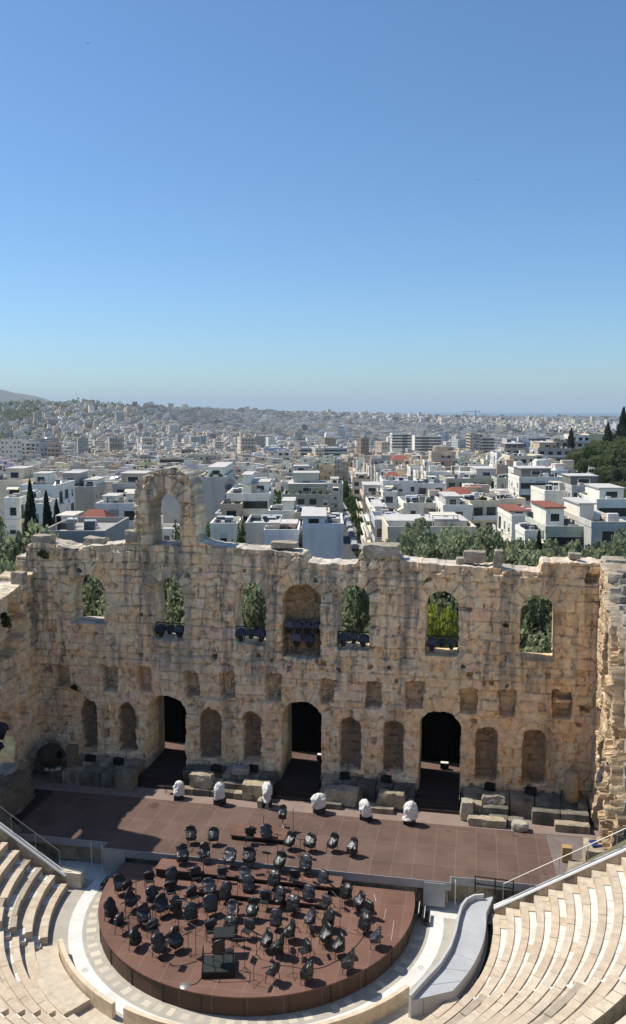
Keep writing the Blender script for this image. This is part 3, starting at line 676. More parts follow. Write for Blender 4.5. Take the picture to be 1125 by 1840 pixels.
# side steps to the platform
def side_steps(label, x, y, sx, rz=0):
    t = thing('side_steps', label, 'steps', (x, y, ORZ), rz)
    for k in range(3):
        b = MB(); b.bx(sx * (.28 * k) - .14, sx * (.28 * k) + .14, -.5, .5, .68 - .22 * k - .04, .68 - .22 * k); b.build('tread', M['blackpod'], t)
        b = MB(); xx = sx * (.28 * k) + sx * .15; b.bx(xx - .012, xx + .012, -.5, .5, .68 - .22 * k - .06, .68 - .22 * k + .006); b.build('nosing', M['whitemetal'], t)
    for y_ in (-.46, .46):
        b = MB(); b.tube((-sx * .05, y_, .6), (sx * .6, y_, 0), .03); b.build('stringer', M['blackmetal'], t)
side_steps('short black steps with white edges on the right side of the round platform', 8.05, 40.35, 1)
side_steps('short black steps with white edges on the left side of the round platform', -8.05, 40.4, -1)

# ================================================================== ORCHESTRA FLOOR
def ringpts(R0, R1, a0, a1, n):
    V = []; 
    for k in range(n + 1):
        a = R_(a0 + (a1 - a0) * k / n)
        for R in (R0, R1): V.append((OC[0] + R * math.sin(a), OC[1] - R * math.cos(a)))
    return V
def ring(R0, R1, a0, a1, z, n, tintf):
    P = ringpts(R0, R1, a0, a1, n); V = []; Q = []; T = []
    for k in range(n):
        o = len(V); V += [(*P[2 * k], z), (*P[2 * k + 1], z), (*P[2 * k + 3], z), (*P[2 * k + 2], z)]; Q.append((o, o + 1, o + 2, o + 3)); T += [tintf(k)] * 4
    return V, Q, T
rr = random.Random(9)
V, Q, T = [], [], []
def addm(a):
    o = len(V); V.extend(a[0]); Q.extend([tuple(o + i for i in q) for q in a[1]]); T.extend(a[2])
def vary(c, s): k = rr.uniform(1 - s, 1 + s); return (c[0] * k, c[1] * k, c[2] * k)
addm(ring(0.01, 11.6, -105, 105, ORZ, 90, lambda k: vary((.40, .37, .31), .05)))
addm(ring(8.78, 9.45, -105, 105, ORZ + .004, 44, lambda k: vary((.68, .665, .62), .06)))
for k in [q for q in range(46) if q < 30 or q % 3]:       # pale square inserts
    a0 = -103 + k * 4.5; w_ = 1.55 if k % 5 else 1.1; e = ring(8.12 + .1 * (k % 3 == 0), 8.58, a0, a0 + w_ * 1.6, ORZ + .004, 1, lambda _: vary((.56, .50, .40), .14)); addm(e)
addm(ring(8.9, 9.35, -48, -44.5, ORZ + .008, 1, lambda k: (.66, .645, .60)))
fl = npmesh('orchestra_floor', V, Q, M['pave'], tint=T); tag(link('orchestra_floor', fl), kind='structure')
for sx in (-1, 1):  # paving of the side passages between stage and seats
    b = MB(); r = random.Random(4 + sx)
    for i in range(5):
        for j in range(2):
            k = r.uniform(.9, 1.08); b.tint = (.60 * k, .575 * k, .53 * k); xx = sx * (8.9 + 1.5 * i); b.bx(min(xx, xx + sx * 1.46), max(xx, xx + sx * 1.46), 40.7 + j * .83, 41.5 + j * .83, ORZ - .05, ORZ + .012)
    tag(b.build('side_passage_paving', M['pave']), kind='structure')
for az in (-46.2, -23.5, 46, 69): # round drains in slabs
    a = R_(az); b = MB(); b.tint = (.62, .60, .56); b.lathe([(0, .004), (.2, .004), (.22, 0)], (0, 0, 0), 18); b.tint = (.25, .23, .2)
    for q in range(6): b.box((.09 * math.cos(q * 1.047), .09 * math.sin(q * 1.047), .005), (.09, .03, .004), q * 1.047)
    tag(b.build('drain_cover', M['pave'], None, (9.12 * math.sin(a), OC[1] - 9.12 * math.cos(a), ORZ + .009)), 'round carved drain in the pale paving ring, ' + {-46.2: 'below the left seat block', -23.5: 'by the left gap in the low wall', 46: 'by the right gap in the low wall', 69: 'beside the grey ramp'}[az], 'drain')

# ================================================================== CAVEA (seating)
R0, Z0, RD, RH = 10.98, -1.11, .67, .402
def arcslab(V, Q, T, MI, Ra, Rb, za, zb, a0, a1, mi, tint, n=3):
    o = len(V)
    for k in range(n + 1):
        a = a0 + (a1 - a0) * k / n; s, c = math.sin(a), math.cos(a)
        for R, z in ((Ra, za), (Ra, zb), (Rb, zb), (Rb, za)): V.append((R * s, -R * c, z))
    for k in range(n):
        p = o + 4 * k; q = p + 4
        for i in range(3): Q.append((p + i, q + i, q + i + 1, p + i + 1)); MI.append(mi)
    Q.append((o, o + 1, o + 2, o + 3)); MI.append(mi); p = o + 4 * n; Q.append((p + 3, p + 2, p + 1, p)); MI.append(mi)
    T.extend([tint] * (4 * (n + 1)))
SEATC = [(.53, .44, .33), (.55, .455, .335), (.515, .42, .31), (.53, .45, .35), (.56, .475, .365)]
def wedge(label, a0, a1, n0, n1, seed, white, old=0.0, dR=0.0):
    r = random.Random(seed); root = thing('seating_block', label, 'stone seating', (OC[0], OC[1], 0))
    for n in range(n0, n1):
        V, Q, T, MI = [], [], [], []; R = R0 + dR + RD * n; z = Z0 + RH * n + r.uniform(-.012, .012); zb = z - RH - .25
        if a1 > 89: a1_ = 90 + math.degrees(math.asin(1.02 / R))
        else: a1_ = a1
        a0_ = -90 + math.degrees(math.asin(.42 / R)) if a0 < -89 else a0
        a = R_(a0_); e = R_(a1_); rough = old and r.random() < old
        while a < e - 1e-4:
            da = min(r.uniform(.7, 1.7) / R, e - a); 
            if e - a - da < .35 / R: da = e - a
            c = list(r.choice(SEATC)); k = r.uniform(.965, 1.035); c = tuple(q * k for q in c); g = .012 / R; jz = r.uniform(-.01, .01); jr = r.uniform(-.012, .012)
            if rough and r.random() < .7: c = (.36, .31, .24); jz -= r.uniform(0, .09); jr += r.uniform(0, .1)
            arcslab(V, Q, T, MI, R + jr, R + .335, zb, z + jz, a + g, a + da - g * .3, 0, c); a += da
        a = R_(a0_)
        while a < e - 1e-4:
            da = min(r.uniform(.45, .8) / R, e - a)
            wt = (.66, .63, .56) if r.random() < white and not (a1 > 89 and a + da > e - .5 / R) else (.50, .425, .32); k = r.uniform(.93, 1.05); g = .006 / R
            arcslab(V, Q, T, MI, R + .34, R + RD + .1, zb, z - .055 + (.05 if (a1 > 89 and a + da > e - .5 / R) else 0) + r.uniform(-.008, .008), a + g, a + da - g, 0, tuple(q * k for q in wt), 2); a += da
        link('seat_row', npmesh('seat_row', V, Q, M['marble'], tint=T), root)
    return root
wedge('right side block of curved stone seats with white footways, beside the grey ramp', 62.6, 91.2, 0, 13, 1, .97, .1, .85)
wedge('lower right block of tan stone seats in front of the viewer', 31.6, 61.4, 0, 12, 2, .25, .05, .4)
wedge('centre right block of stone seats below the viewer', .6, 30.4, 0, 6, 3, .2)
wedge('centre left block of stone seats below the viewer', -30.4, -.6, 0, 6, 4, .2)
wedge('lower left block of tan stone seats in front of the viewer', -61.0, -31.6, 0, 12, 5, .2, .05)
wedge('left side block of worn curved stone seats in half shade', -91, -62, 0, 13, 6, .35, .35, -.6)
def aisle(label, az, n0, n1, seed, dR=0.0):
    root = thing('stone_stairs', label, 'stairs', (OC[0], OC[1], 0)); r = random.Random(seed)
    for n in range(n0, n1):
        for h in (0, 1):
            V, Q, T, MI = [], [], [], []; R = R0 + dR + RD * n + .33 * h; z = Z0 + RH * n - .235 + .21 * h; w_ = R_(.58) * 20 / max(R, 10) * .95
            k = r.uniform(.92, 1.06); arcslab(V, Q, T, MI, R + .004, R + .35, z - .5, z, R_(az) - w_ / 1, R_(az) + w_ / 1, 0, (.72 * k, .68 * k, .59 * k), 2)
            link('step', npmesh('step', V, Q, M['marble'], tint=T), root)
aisle('radial stone stairs between the right side block and lower right seats', 62.0, 0, 13, 1, .6)
aisle('radial stone stairs between the lower right and centre right seats', 31.0, 0, 7, 2)
aisle('radial stone stairs between the lower left and centre left seats', -31.0, 0, 10, 3)
aisle('radial stone stairs between the left side block and lower left seats', -61.5, 0, 12, 4, -.3)
aisle('narrow stone steps along the left end wall of the seats', -86.3, 0, 12, 6, -.6)
# upper lip wall at the passage above the lower right seats
V, Q, T, MI = [], [], [], []
for k in range(16):
    a = R_(32 + k * 1.85); arcslab(V, Q, T, MI, 19.15, 19.55, 2.6, 4.05, a + .001, a + R_(1.85) - .001, 0, vary((.62, .53, .40), .06), 2)
tag(link('parapet_wall', npmesh('parapet_wall', [(x + OC[0], y + OC[1], z) for x, y, z in V], Q, M['marble'], tint=T)), 'curved stone parapet wall above the lower right seats at the frame corner', 'parapet wall')
# low wall round the orchestra
def parapet(label, a0, a1, R=9.72, zt=-.78):
    V, Q, T, MI = [], [], [], []; a = a0
    while a < a1 - .01:
        da = min(7.5, a1 - a); arcslab(V, Q, T, MI, R, R + .2, ORZ, zt, R_(a), R_(a + da) - .0008, 0, vary((.62, .51, .37), .06), 5); a += da
    tag(link('low_wall', npmesh('low_wall', [(x + OC[0], y + OC[1], z) for x, y, z in V], Q, M['marble'], tint=T)), label, 'low wall')
parapet('curved low tan wall round the orchestra in front of the left seats', -57, -23.8)
parapet('curved low tan wall round the orchestra at the centre', -20.6, 19, 9.62)
parapet('curved low tan wall round the orchestra in front of the right seats', 23, 55.5)
# floor between low wall and first seats
tag(link('walkway', npmesh('walkway', *ring(9.9, 11.3, -62, 60, ORZ + .02, 60, lambda k: vary((.52, .45, .34), .08))[:2], M['marble'], tint=[(.54, .47, .36)] * 240)), kind='structure')
# flat broken platform slab behind the left low wall
V, Q, T, MI = [], [], [], []
for k in range(7):
    a = R_(-57 + k * 3.6); arcslab(V, Q, T, MI, 10.0, 11.0 + .5, ORZ, -1.15 + .004 * (k % 2), a, a + R_(3.6), 0, vary((.53, .45, .345), .015), 3)
tag(link('stone_terrace', npmesh('stone_terrace', [(x + OC[0], y + OC[1], z) for x, y, z in V], Q, M['marble'], tint=T)), 'cracked flat tan stone terrace behind the left low orchestra wall', 'stone terrace')

# ------------------------------------------------------------------ grey ramp on the right
t = thing('access_ramp', 'grey painted curved access ramp with low side wall, right of the orchestra', 'ramp', (10.5, 38, ORZ))
inn = [onz(x, y, -.55) for x, y in ((736, 1792), (760, 1765), (790, 1733), (808, 1704), (818, 1675), (823, 1650), (829, 1630), (838, 1618), (852, 1611), (869, 1610))]
inn = [(p.x - 10.5, p.y - 38) for p in inn]
out = [(11.5 * math.sin(R_(a)) - 10.5, OC[1] - 11.5 * math.cos(R_(a)) - 38) for a in np.linspace(60.5, 92, 9)] + [(11.9 - 10.5, 41.9 - 38)]
V = []; n = len(inn)
for i in range(n):
    zz = .78 - .0 * i
    V += [(*inn[i], 0), (*inn[i], zz), (*out[i], zz), (*out[i], 0)]
F = []
for i in range(n - 1):
    p = 4 * i; F += [(p, p + 4, p + 5, p + 1), (p + 1, p + 5, p + 6, p + 2), (p + 2, p + 6, p + 7, p + 3)]
F += [(0, 1, 2, 3), (4 * n - 1, 4 * n - 2, 4 * n - 3, 4 * n - 4)]
me = bpy.data.meshes.new('deck'); me.from_pydata(V, [], F); me.materials.append(M['greypaint']); link('deck', me, t)
V = []; F = []
for i in range(n):
    a = Vector(inn[i]); d = (Vector(inn[min(i + 1, n - 1)]) - Vector(inn[max(i - 1, 0)])).normalized(); nn = Vector((d.y, -d.x)) * .07
    for q, z in ((a - nn * .6, -.0), (a - nn * .6, 1.06), (a + nn, 1.06), (a + nn, .0)): V.append((q.x, q.y, z))
for i in range(n - 1):
    p = 4 * i; F += [(p + j, p + 4 + j, p + 4 + (j + 1) % 4, p + (j + 1) % 4) for j in range(4)]
F += [(0, 1, 2, 3), (4 * n - 1, 4 * n - 2, 4 * n - 3, 4 * n - 4)]
me = bpy.data.meshes.new('side_wall'); me.from_pydata(V, [], F); me.materials.append(mat('grey_painted_rail', (.46, .47, .47), .5, .05, 2)); link('side_wall', me, t)
for i in (1, 2, 3, 5, 6):     # board joints
    a, c = Vector((*inn[i], .784)), Vector((*out[i], .784)); b = MB(); b.tube(a, c, .008, 4); b.build('board_joint', M['steel'], t)
a, c = Vector((*inn[0], 0)), Vector((*out[0], 0)); mid = a.lerp(c, .33); b = MB(); b.tube(mid + Vector((-.01, -.01, .0)), mid + Vector((-.01, -.01, .8)), .014, 4); b.build('board_joint', M['steel'], t)

# ------------------------------------------------------------------ ends of the seating with railings
def end_wall(label, raillabel, x0, x1, y, z0, z1, sx, wall_bottom=-1.6):
    t = thing('retaining_wall', label, 'retaining wall', (x0, y, 0)); L = x1 - x0; b = MB(); b.tint = (.50, .42, .31); n = 8
    for k in range(n):
        u0, u1 = L * k / n, L * (k + 1) / n; za, zb = z0 + (z1 - z0) * k / n, z0 + (z1 - z0) * (k + 1) / n; kk = rr.uniform(.85, 1.1); b.tint = (.46 * kk, .38 * kk, .28 * kk)
        V = [(u0, -.2, wall_bottom), (u1, -.2, wall_bottom), (u1, .2, wall_bottom), (u0, .2, wall_bottom), (u0, -.2, za), (u1, -.2, zb), (u1, .2, zb), (u0, .2, za)]
        b.add(V, [(0, 3, 2, 1), (4, 5, 6, 7), (0, 1, 5, 4), (1, 2, 6, 5), (2, 3, 7, 6), (3, 0, 4, 7)] if sx > 0 else [(0, 1, 2, 3), (7, 6, 5, 4), (4, 5, 1, 0), (5, 6, 2, 1), (6, 7, 3, 2), (7, 4, 0, 3)])
    b.build('wall', M['ledge'], t)
    for yy, m_, r_ in ((-.13, 'whitemetal', .075), (.10, 'whitemetal', .06)):
        b = MB(); b.tube((0, yy, z0 + .06), (L, yy, z1 + .06), r_, 6); b.build('coping', M[m_], t)
    rt = thing('railing', raillabel, 'railing', (x0, y, 0))
    b = MB(); b.tube((L * .05, .15, z0 + 1.0 + (z1 - z0) * .05), (L, .15, z1 + 1.0), .024, 8); b.build('handrail', M['steel'], rt)
    for k in range(7):
        f_ = .05 + .93 * k / 6; b = MB(); zz = z0 + (z1 - z0) * f_; b.tube((L * f_, .15, zz), (L * f_, .15, zz + 1.0), .018, 6); b.build('post', M['steel'], rt)
end_wall('sloping stone end wall with white coping beside the right seats', 'steel handrail on thin posts along the right seat end', 11.9, 20.5, 41.15, -.95, 4.3, 1)
end_wall('sloping stone end wall with pale coping beside the left seats', 'steel handrail on thin posts along the left seat end', -10.6, -19.5, 39.85, -.9, 4.9, -1)
b = MB(); b.tint = (.62, .54, .42); b.bx(-1.35, .1, -.3, .25, 0, .85)
tag(b.build('end_block', M['marble'], None, (-9.85, 40.05, ORZ)), 'smooth tan stone block closing the left seat rows beside the orchestra', 'stone block')
b = MB(); b.tube((0, 0, 0), (1.9, -.2, 0.05), .03); b.tube((0, 0, .4), (1.9, -.2, .45), .03)
for x in (0, 1.0, 1.9): b.tube((x, -x * .1, -.5), (x, -x * .1, .45), .03)
tag(b.build('dark_railing', M['blackmetal'], None, (10.95, 41.95, -.2)), 'short black railing behind the top of the grey ramp', 'railing')
# hillside under the seats
def ringc(R0_, R1_, z0, z1, n=60):
    V = []; Q = []
    for k in range(n + 1):
        a = R_(-100 + 200 * k / n)
        for R, z in ((R0_, z0), (R1_, z1)): V.append((OC[0] + R * math.sin(a), OC[1] - R * math.cos(a), z))
    for k in range(n): Q.append((2 * k, 2 * k + 1, 2 * k + 3, 2 * k + 2))
    return V, Q
V, Q = ringc(11.0, 38.5, -2.3, 14.2); tag(link('hillside', npmesh('hillside', V, Q, M['earth'])), kind='structure')

# the upper rows rising behind the viewer
prof = []
for n in range(14, 39): R = R0 + RD * n; z = Z0 + RH * n; prof += [(R, z - RH), (R, z)]
V = []; Q = []; na = 80; L_ = len(prof)
for k in range(na + 1):
    a = R_(-98 + 196 * k / na)
    for R, z in prof: V.append((OC[0] + R * math.sin(a), OC[1] - R * math.cos(a), z))
for k in range(na):
    for j in range(L_ - 1): Q.append((k * L_ + j, k * L_ + j + 1, (k + 1) * L_ + j + 1, (k + 1) * L_ + j))
tag(link('upper_seating', npmesh('upper_seating', V, [q[::-1] for q in Q], M['marble'], tint=[(.60, .51, .39)] * len(V))), 'upper tiers of tan stone seats rising behind the viewer', 'stone seating')

# wear on the stage: stains, tape, cables
M['stain'] = mat('dried_stain', (.085, .05, .04), .9, .2, 3); M['stain2'] = mat('dust_patch', (.21, .15, .125), .95, .2, 2)
def patch(name, px, py, z, rx, ry, m, parent, off, seed):
    r = random.Random(seed); p = onz(px, py, z); n = 18; pts = []
    for k in range(n):
        a = 2 * math.pi * k / n; q = r.uniform(.75, 1.1); pts.append((p.x - off[0] + rx * q * math.cos(a), p.y - off[1] + ry * q * math.sin(a), z - off[2] + .004))
    b = MB(); b.add(pts, [tuple(range(n))]); b.build(name, m, parent)
for i, (px, py, rx, ry, m) in enumerate(((277, 1447, .3, .42, 'stain'), (925, 1502, .22, .1, 'stain'), (806, 1493, .12, .1, 'stain'), (980, 1571, .14, .06, 'stain')  )):
    patch('stain', px, py, 0, rx, ry, M[m], st, (0, 45, 0), i)
for i, (px, py, rx, ry, m) in enumerate(()):
    patch('stain', px, py, PZ, rx, ry, mat('platform_dust_%d' % i, (.17, .095, .078), .95, .2, 2), pl, (OC[0], OC[1], ORZ), i + 20)
for (x0, y0, x1, y1) in ((694, 1632, 690, 1652), (708, 1654, 703, 1690), (672, 1606, 676, 1620)):
    a, c = onz(x0, y0, PZ), onz(x1, y1, PZ); b = MB(); o3 = Vector((OC[0], OC[1], ORZ)); b.tube(a - o3 + Vector((0, 0, -.012)), c - o3 + Vector((0, 0, -.012)), .02, 4); b.build('tape_strip', M['whitemetal'], pl)
def cable(label, pts, z):
    b = MB(); P = [onz(x, y, z) + Vector((0, 0, .014)) for x, y in pts]; Q = []
    for i in range(len(P) - 1):
        for k in range(4):
            t_ = k / 4; p0, p1, p2, p3 = P[max(i - 1, 0)], P[i], P[i + 1], P[min(i + 2, len(P) - 1)]
            Q.append(.5 * (2 * p1 + (p2 - p0) * t_ + (2 * p0 - 5 * p1 + 4 * p2 - p3) * t_ ** 2 + (3 * p1 - p0 - 3 * p2 + p3) * t_ ** 3))
    Q.append(P[-1])
    for i in range(len(Q) - 1): b.tube(Q[i], Q[i + 1], .014, 5)
    tag(b.build('cable', M['blackmetal']), label, 'cable')
cable('thin black cable curving from the pale floor cap toward the conductor podium', [(338, 1771), (352, 1768), (362, 1758), (368, 1750)], PZ)
cable('thin black cable lying across the right half of the round platform', [(470, 1740), (505, 1735), (560, 1742), (600, 1730), (640, 1700), (668, 1660)], PZ)
cable('thin black cable lying across the left half of the round platform', [(230, 1650), (262, 1702), (310, 1735), (352, 1728)], PZ)
# ================================================================== ORCHESTRA CHAIRS, STANDS
def bag_mesh(seed, full):
    r = np.random.RandomState(seed); nt_, nv = 20, 11; V = []; Q = []
    top = r.uniform(.93, 1.08) if full else r.uniform(.86, .95); zb = r.uniform(.24, .38) if full else r.uniform(.50, .56)
    pk = r.uniform(-.09, .09)
    for j in range(nv + 1):
        v = j / nv; z = zb + (top - zb) * v
        s = math.sqrt(max(0, 1 - max(0, (v - .62) / .40) ** 2)) if v > .62 else 1
        wx = (.30 + .03 * math.sin(j * 1.3 + seed)) * (s * .92 + .08)
        back = .27 + .02 * v; 
        if full:
            f_ = -.30 if z < .5 else -.30 + min(1, (z - .5) / .28) * .40
        else: f_ = .06
        if full and seed % 3 == 0: f_ = -.30 + min(1, max(0, (z - .38) / .6)) * .36
        cy = (back + f_) / 2; wy = (back - f_) / 2 * (s * .75 + .25)
        for i in range(nt_):
            a = 2 * math.pi * i / nt_; ca, sa = math.cos(a), math.sin(a)
            q = abs(ca) ** .7 * (1 if ca > 0 else -1), abs(sa) ** .7 * (1 if sa > 0 else -1)
            f1 = (fbm(np.array(i * .55 + seed * 9), np.array(j * .5), seed, 2) - .5) * .14 + (vn(np.array(i * 1.0), np.array(j * .25 + seed), seed + 2) - .5) * .10
            k = 1 + float(f1) * 1.6
            V.append((q[0] * wx * k + pk * v * v, cy + q[1] * wy * k, z + float(f1) * .25 * (1 if 0 < j else 2.2)))
    for j in range(nv):
        for i in range(nt_): Q.append((j * nt_ + i, j * nt_ + (i + 1) % nt_, (j + 1) * nt_ + (i + 1) % nt_, (j + 1) * nt_ + i))
    V = np.array(V); o = len(V)
    me = bpy.data.meshes.new('bag'); F = [tuple(q) for q in Q] + [tuple(range(nv * nt_, nv * nt_ + nt_)), tuple(reversed(range(nt_)))]
    me.from_pydata([tuple(p) for p in V], [], F); me.materials.append(M['bag'])
    tn = [(.009, .010, .011), (.016, .015, .022), (.009, .014, .013), (.034, .032, .042)][r.choice(4, p=[.4, .25, .2, .15])]
    a = me.color_attributes.new('tint', 'FLOAT_COLOR', 'POINT'); a.data.foreach_set('color', np.tile(np.array((*tn, 1), np.float32), len(V)))
    sm = r.rand(len(F)) < .55; me.polygons.foreach_set('use_smooth', sm); me.update(); return me
BAGS_F = [bag_mesh(i + 1, True) for i in range(9)]; BAGS_B = [bag_mesh(i + 30, False) for i in range(4)]
b = MB(); b.box((0, -.02, .44), (.44, .43, .05)); SEAT = b.mesh('seat', mat('black_vinyl', (.018, .022, .022), .35, .1, 5, spec=.5))
b = MB(); b.box((0, .215, .70), (.42, .03, .30), 0, Matrix.Rotation(R_(-8), 3, 'X')); BACKM = b.mesh('backrest', SEAT.materials[0])
LEGS = []
for sx, sy in ((-1, -1), (1, -1), (1, 1), (-1, 1)):
    b = MB(); b.tube((sx * .20, sy * .18, .43), (sx * .235, sy * .235, 0), .016, 5)
    if sy > 0: b.tube((sx * .20, .18, .43), (sx * .20, .25, .88), .014, 5)
    LEGS.append(b.mesh('leg', M['blackmetal']))
FOCUS = onz(393, 1742, PZ)
def chair(x, y, z, label, group, i, parent=None):
    t = thing('orchestra_chair', label, 'chair', (x, y, z), 0, group)
    face = math.atan2(FOCUS.y - y, FOCUS.x - x) + math.pi / 2 + rnd.uniform(-.35, .35)
    t.rotation_euler = (0, 0, face)
    link('seat', SEAT, t); link('backrest', BACKM, t)
    for l in LEGS: link('leg', l, t)
    full = rnd.random() < .76
    o = link('bag_cover', rnd.choice(BAGS_F if full else BAGS_B), t); o.scale = (rnd.uniform(.90, 1.12), rnd.uniform(.88, 1.06), rnd.uniform(.95, 1.05)); o.rotation_euler = (0, 0, rnd.uniform(-.12, .12))
    return t
ROWS = [
 ('rear row on the main stage', 0.0, [(344, 1516), (384, 1518), (449, 1517), (479, 1514), (519.5, 1526), (557, 1530), (597, 1530), (633, 1538)]),
 ('row on the long back riser', -.12, [(328, 1552), (368, 1549), (413, 1557), (448, 1556), (501.5, 1565), (549, 1570)]),
 ('row on the lower riser', -.34, [(399, 1588), (440, 1592), (493, 1598), (528, 1594)]),
 ('platform row behind the left arcs', PZ, [(269, 1596), (308, 1594), (353, 1590), (580, 1599)]),
 ('group on the right platform rim', PZ, [(622, 1621), (645.5, 1636), (659, 1651), (655, 1677), (675, 1702)]),
 ('group on the left platform rim', PZ, [(217, 1607), (233, 1613), (236, 1636), (200, 1652), (219, 1676), (244, 1704), (287, 1718), (317, 1709)]),
 ('second arc on the left half', PZ, [(259, 1664), (276, 1686), (275, 1628), (291, 1646), (308, 1617), (316, 1644), (347, 1625), (343, 1657)]),
 ('cluster behind the conductor desk', PZ, [(376, 1612), (379, 1646), (405, 1622), (447, 1610), (419, 1653), (453, 1653), (379, 1687), (415, 1684), (445, 1687)]),
 ('inner arc on the right half', PZ, [(476, 1634), (502, 1631), (555, 1625), (527, 1643), (583, 1640), (496, 1671), (557, 1668), (589, 1671), (520, 1690)]),
 ('front arc on the right side', PZ, [(479, 1708), (499, 1718), (547, 1724), (585, 1699), (608, 1718), (625, 1746), (490, 1764), (551, 1764)]),
]
ORD = ['first', 'second', 'third', 'fourth', 'fifth', 'sixth', 'seventh', 'eighth', 'ninth', 'tenth']
stands = []
CH = []
for rn, z, L in ROWS:
    L = sorted(L)
    for i, (px, py) in enumerate(L):
        p = onz(px, py, z); CH.append((p.x, p.y))
        chair(p.x, p.y, z, 'bagged black chair, %s from the left in the %s' % (ORD[i], rn), 'chairs wrapped in black plastic bags', i)
        stands.append((p.x, p.y, z, rn, i))
# music stand: thin pole on a tripod with a folding desk
b = MB(); b.tube((0, 0, .12), (0, 0, 1.12), .013, 6); POLE = b.mesh('pole', M['blackmetal'])
FEET = []
for k in range(3):
    a = k * 2.094 + .3; b = MB(); b.tube((0, 0, .22), (.27 * math.cos(a), .27 * math.sin(a), .012), .011, 5); FEET.append(b.mesh('leg', M['blackmetal']))
b = MB(); Mx = Matrix.Rotation(R_(-62), 3, 'X'); b.box((0, 0, 1.16), (.46, .012, .26), 0, Matrix.Rotation(R_(62), 3, 'X')); b.box((0, .10, 1.09), (.46, .05, .015)); DESK = b.mesh('desk', M['blackmetal'])
b = MB(); b.tube((0, 0, 1.0), (0, 0, 1.1), .02, 6); KNOB = b.mesh('knob', M['blackmetal'])
ns = 0
for x, y, z, rn, i in stands:
    if rnd.random() < .30: continue
    d = Vector((FOCUS.x - x, FOCUS.y - y)); l = d.length
    if l < 1.4: continue
    d /= l; s = Vector((d.y, -d.x)) * rnd.uniform(-.45, .45); k = rnd.uniform(.6, .8)
    X, Y = x + d.x * k + s.x, y + d.y * k + s.y
    if z == -.12 and Y < 40.25: Y = 40.3
    if z == -.34 and Y < 38.95: Y = 39.0
    if z == 0 and Y < 41.6: Y = 41.7
    if min(math.hypot(X - a, Y - c) for a, c in CH) < .42: continue
    t = thing('music_stand', 'black music stand facing the %s bagged chair of the %s' % (ORD[i], rn), 'music stand', (X, Y, z), math.atan2(d.y, d.x) + math.pi / 2 + rnd.uniform(-.3, .3), 'music stands')
    link('pole', POLE, t); link('desk', DESK, t)
    for f_ in FEET: link('leg', f_, t)
    link('knob', KNOB, t); ns += 1
    t.scale = (1, 1, rnd.uniform(.85, 1.12)); CH.append((X, Y))
# microphone stands: tall thin boom poles
for px, py, lab in ((366, 1600, 'slender tall microphone stand near the left rim chairs'), (425, 1700, 'tall pale microphone stand right of the conductor desk'), (321, 1672, 'tall microphone stand with a boom near the left front'), (352, 1722, 'low tripod microphone stand in front of the left arc'),
                    (474, 1512, 'microphone stand at the left edge of the rear square riser'), (527, 1500, 'microphone stand at the right edge of the rear square riser'), (611, 1672, 'tall thin microphone stand on the right of the platform'), (440, 1745, 'microphone stand right of the conductor podium')):
    z = 0 if py < 1530 else PZ; p = onz(px, py, z); t = thing('microphone_stand', lab, 'mic stand', (p.x, p.y, z), rnd.uniform(0, 6), 'microphone stands')
    b = MB(); b.tube((0, 0, .05), (0, 0, 1.55), .014, 6); b.build('pole', M['blackmetal'], t)
    b = MB(); b.tube((-.12, 0, 1.5), (.55, 0, 1.75), .011, 5); b.build('boom', M['wood' if 'pale' in lab else 'steel'], t)
    b = MB(); b.tube((.55, 0, 1.75), (.68, 0, 1.72), .022, 6); b.build('microphone', M['blackmetal'], t)
    for k in range(3):
        a = k * 2.094; b = MB(); b.tube((0, 0, .2), (.33 * math.cos(a), .33 * math.sin(a), .012), .012, 5); b.build('leg', M['blackmetal'], t)
# conductor
t = thing('conductor_podium', 'square black conductor podium with a low rail at the front of the platform', 'podium', (FOCUS.x, FOCUS.y, PZ), R_(14))
b = MB(); b.bx(-.72, .72, -.6, .6, 0, .27); b.build('base', M['blackpod'], t); b = MB(); b.bx(-.7, .7, -.58, .58, .272, .30); b.build('top', mat('podium_top', (.02, .026, .024), .6, .2, 4), t)
b = MB()
for x, y in ((-.66, -.54), (.66, -.54), (-.66, .0), (.66, 0)): b.tube((x, y, .3), (x, y, 1.15), .02, 6)
b.tube((-.66, 0, 1.15), (-.66, -.54, 1.15), .02, 6); b.tube((-.66, -.54, 1.15), (.66, -.54, 1.15), .02, 6); b.tube((.66, -.54, 1.15), (.66, 0, 1.15), .02, 6); b.build('rail', M['blackmetal'], t)
t = thing('conductor_stool', 'high bag covered stool standing on the black conductor podium', 'stool', (FOCUS.x, FOCUS.y, PZ + .30), R_(14))
b = MB(); b.bx(-.2, .2, -.2, .2, .62, .68); b.build('seat', SEAT.materials[0], t)
for sx in (-1, 1):
    for sy in (-1, 1):
        b = MB(); b.tube((sx * .17, sy * .17, .62), (sx * .24, sy * .24, 0), .017, 5); b.build('leg', M['blackmetal'], t)
o = link('bag_cover', BAGS_F[0], t, (0, -.05, .25)); o.rotation_euler = (0, 0, math.pi); o.scale = (.9, .85, 1.0)
p = onz(403, 1712, PZ); t = thing('conductor_desk', 'flat black conductor desk on a column in front of the podium', 'music desk', (p.x, p.y, PZ), R_(14))
b = MB(); b.box((0, 0, 1.0), (.95, .6, .04), 0, Matrix.Rotation(R_(12), 3, 'X')); b.build('desk_top', M['blackpod'], t); b = MB(); b.tube((0, 0, .05), (0, 0, .98), .035, 8); b.build('column', M['blackmetal'], t)
b = MB(); b.bx(-.35, .35, -.25, .25, 0, .05); b.build('base', M['blackmetal'], t)
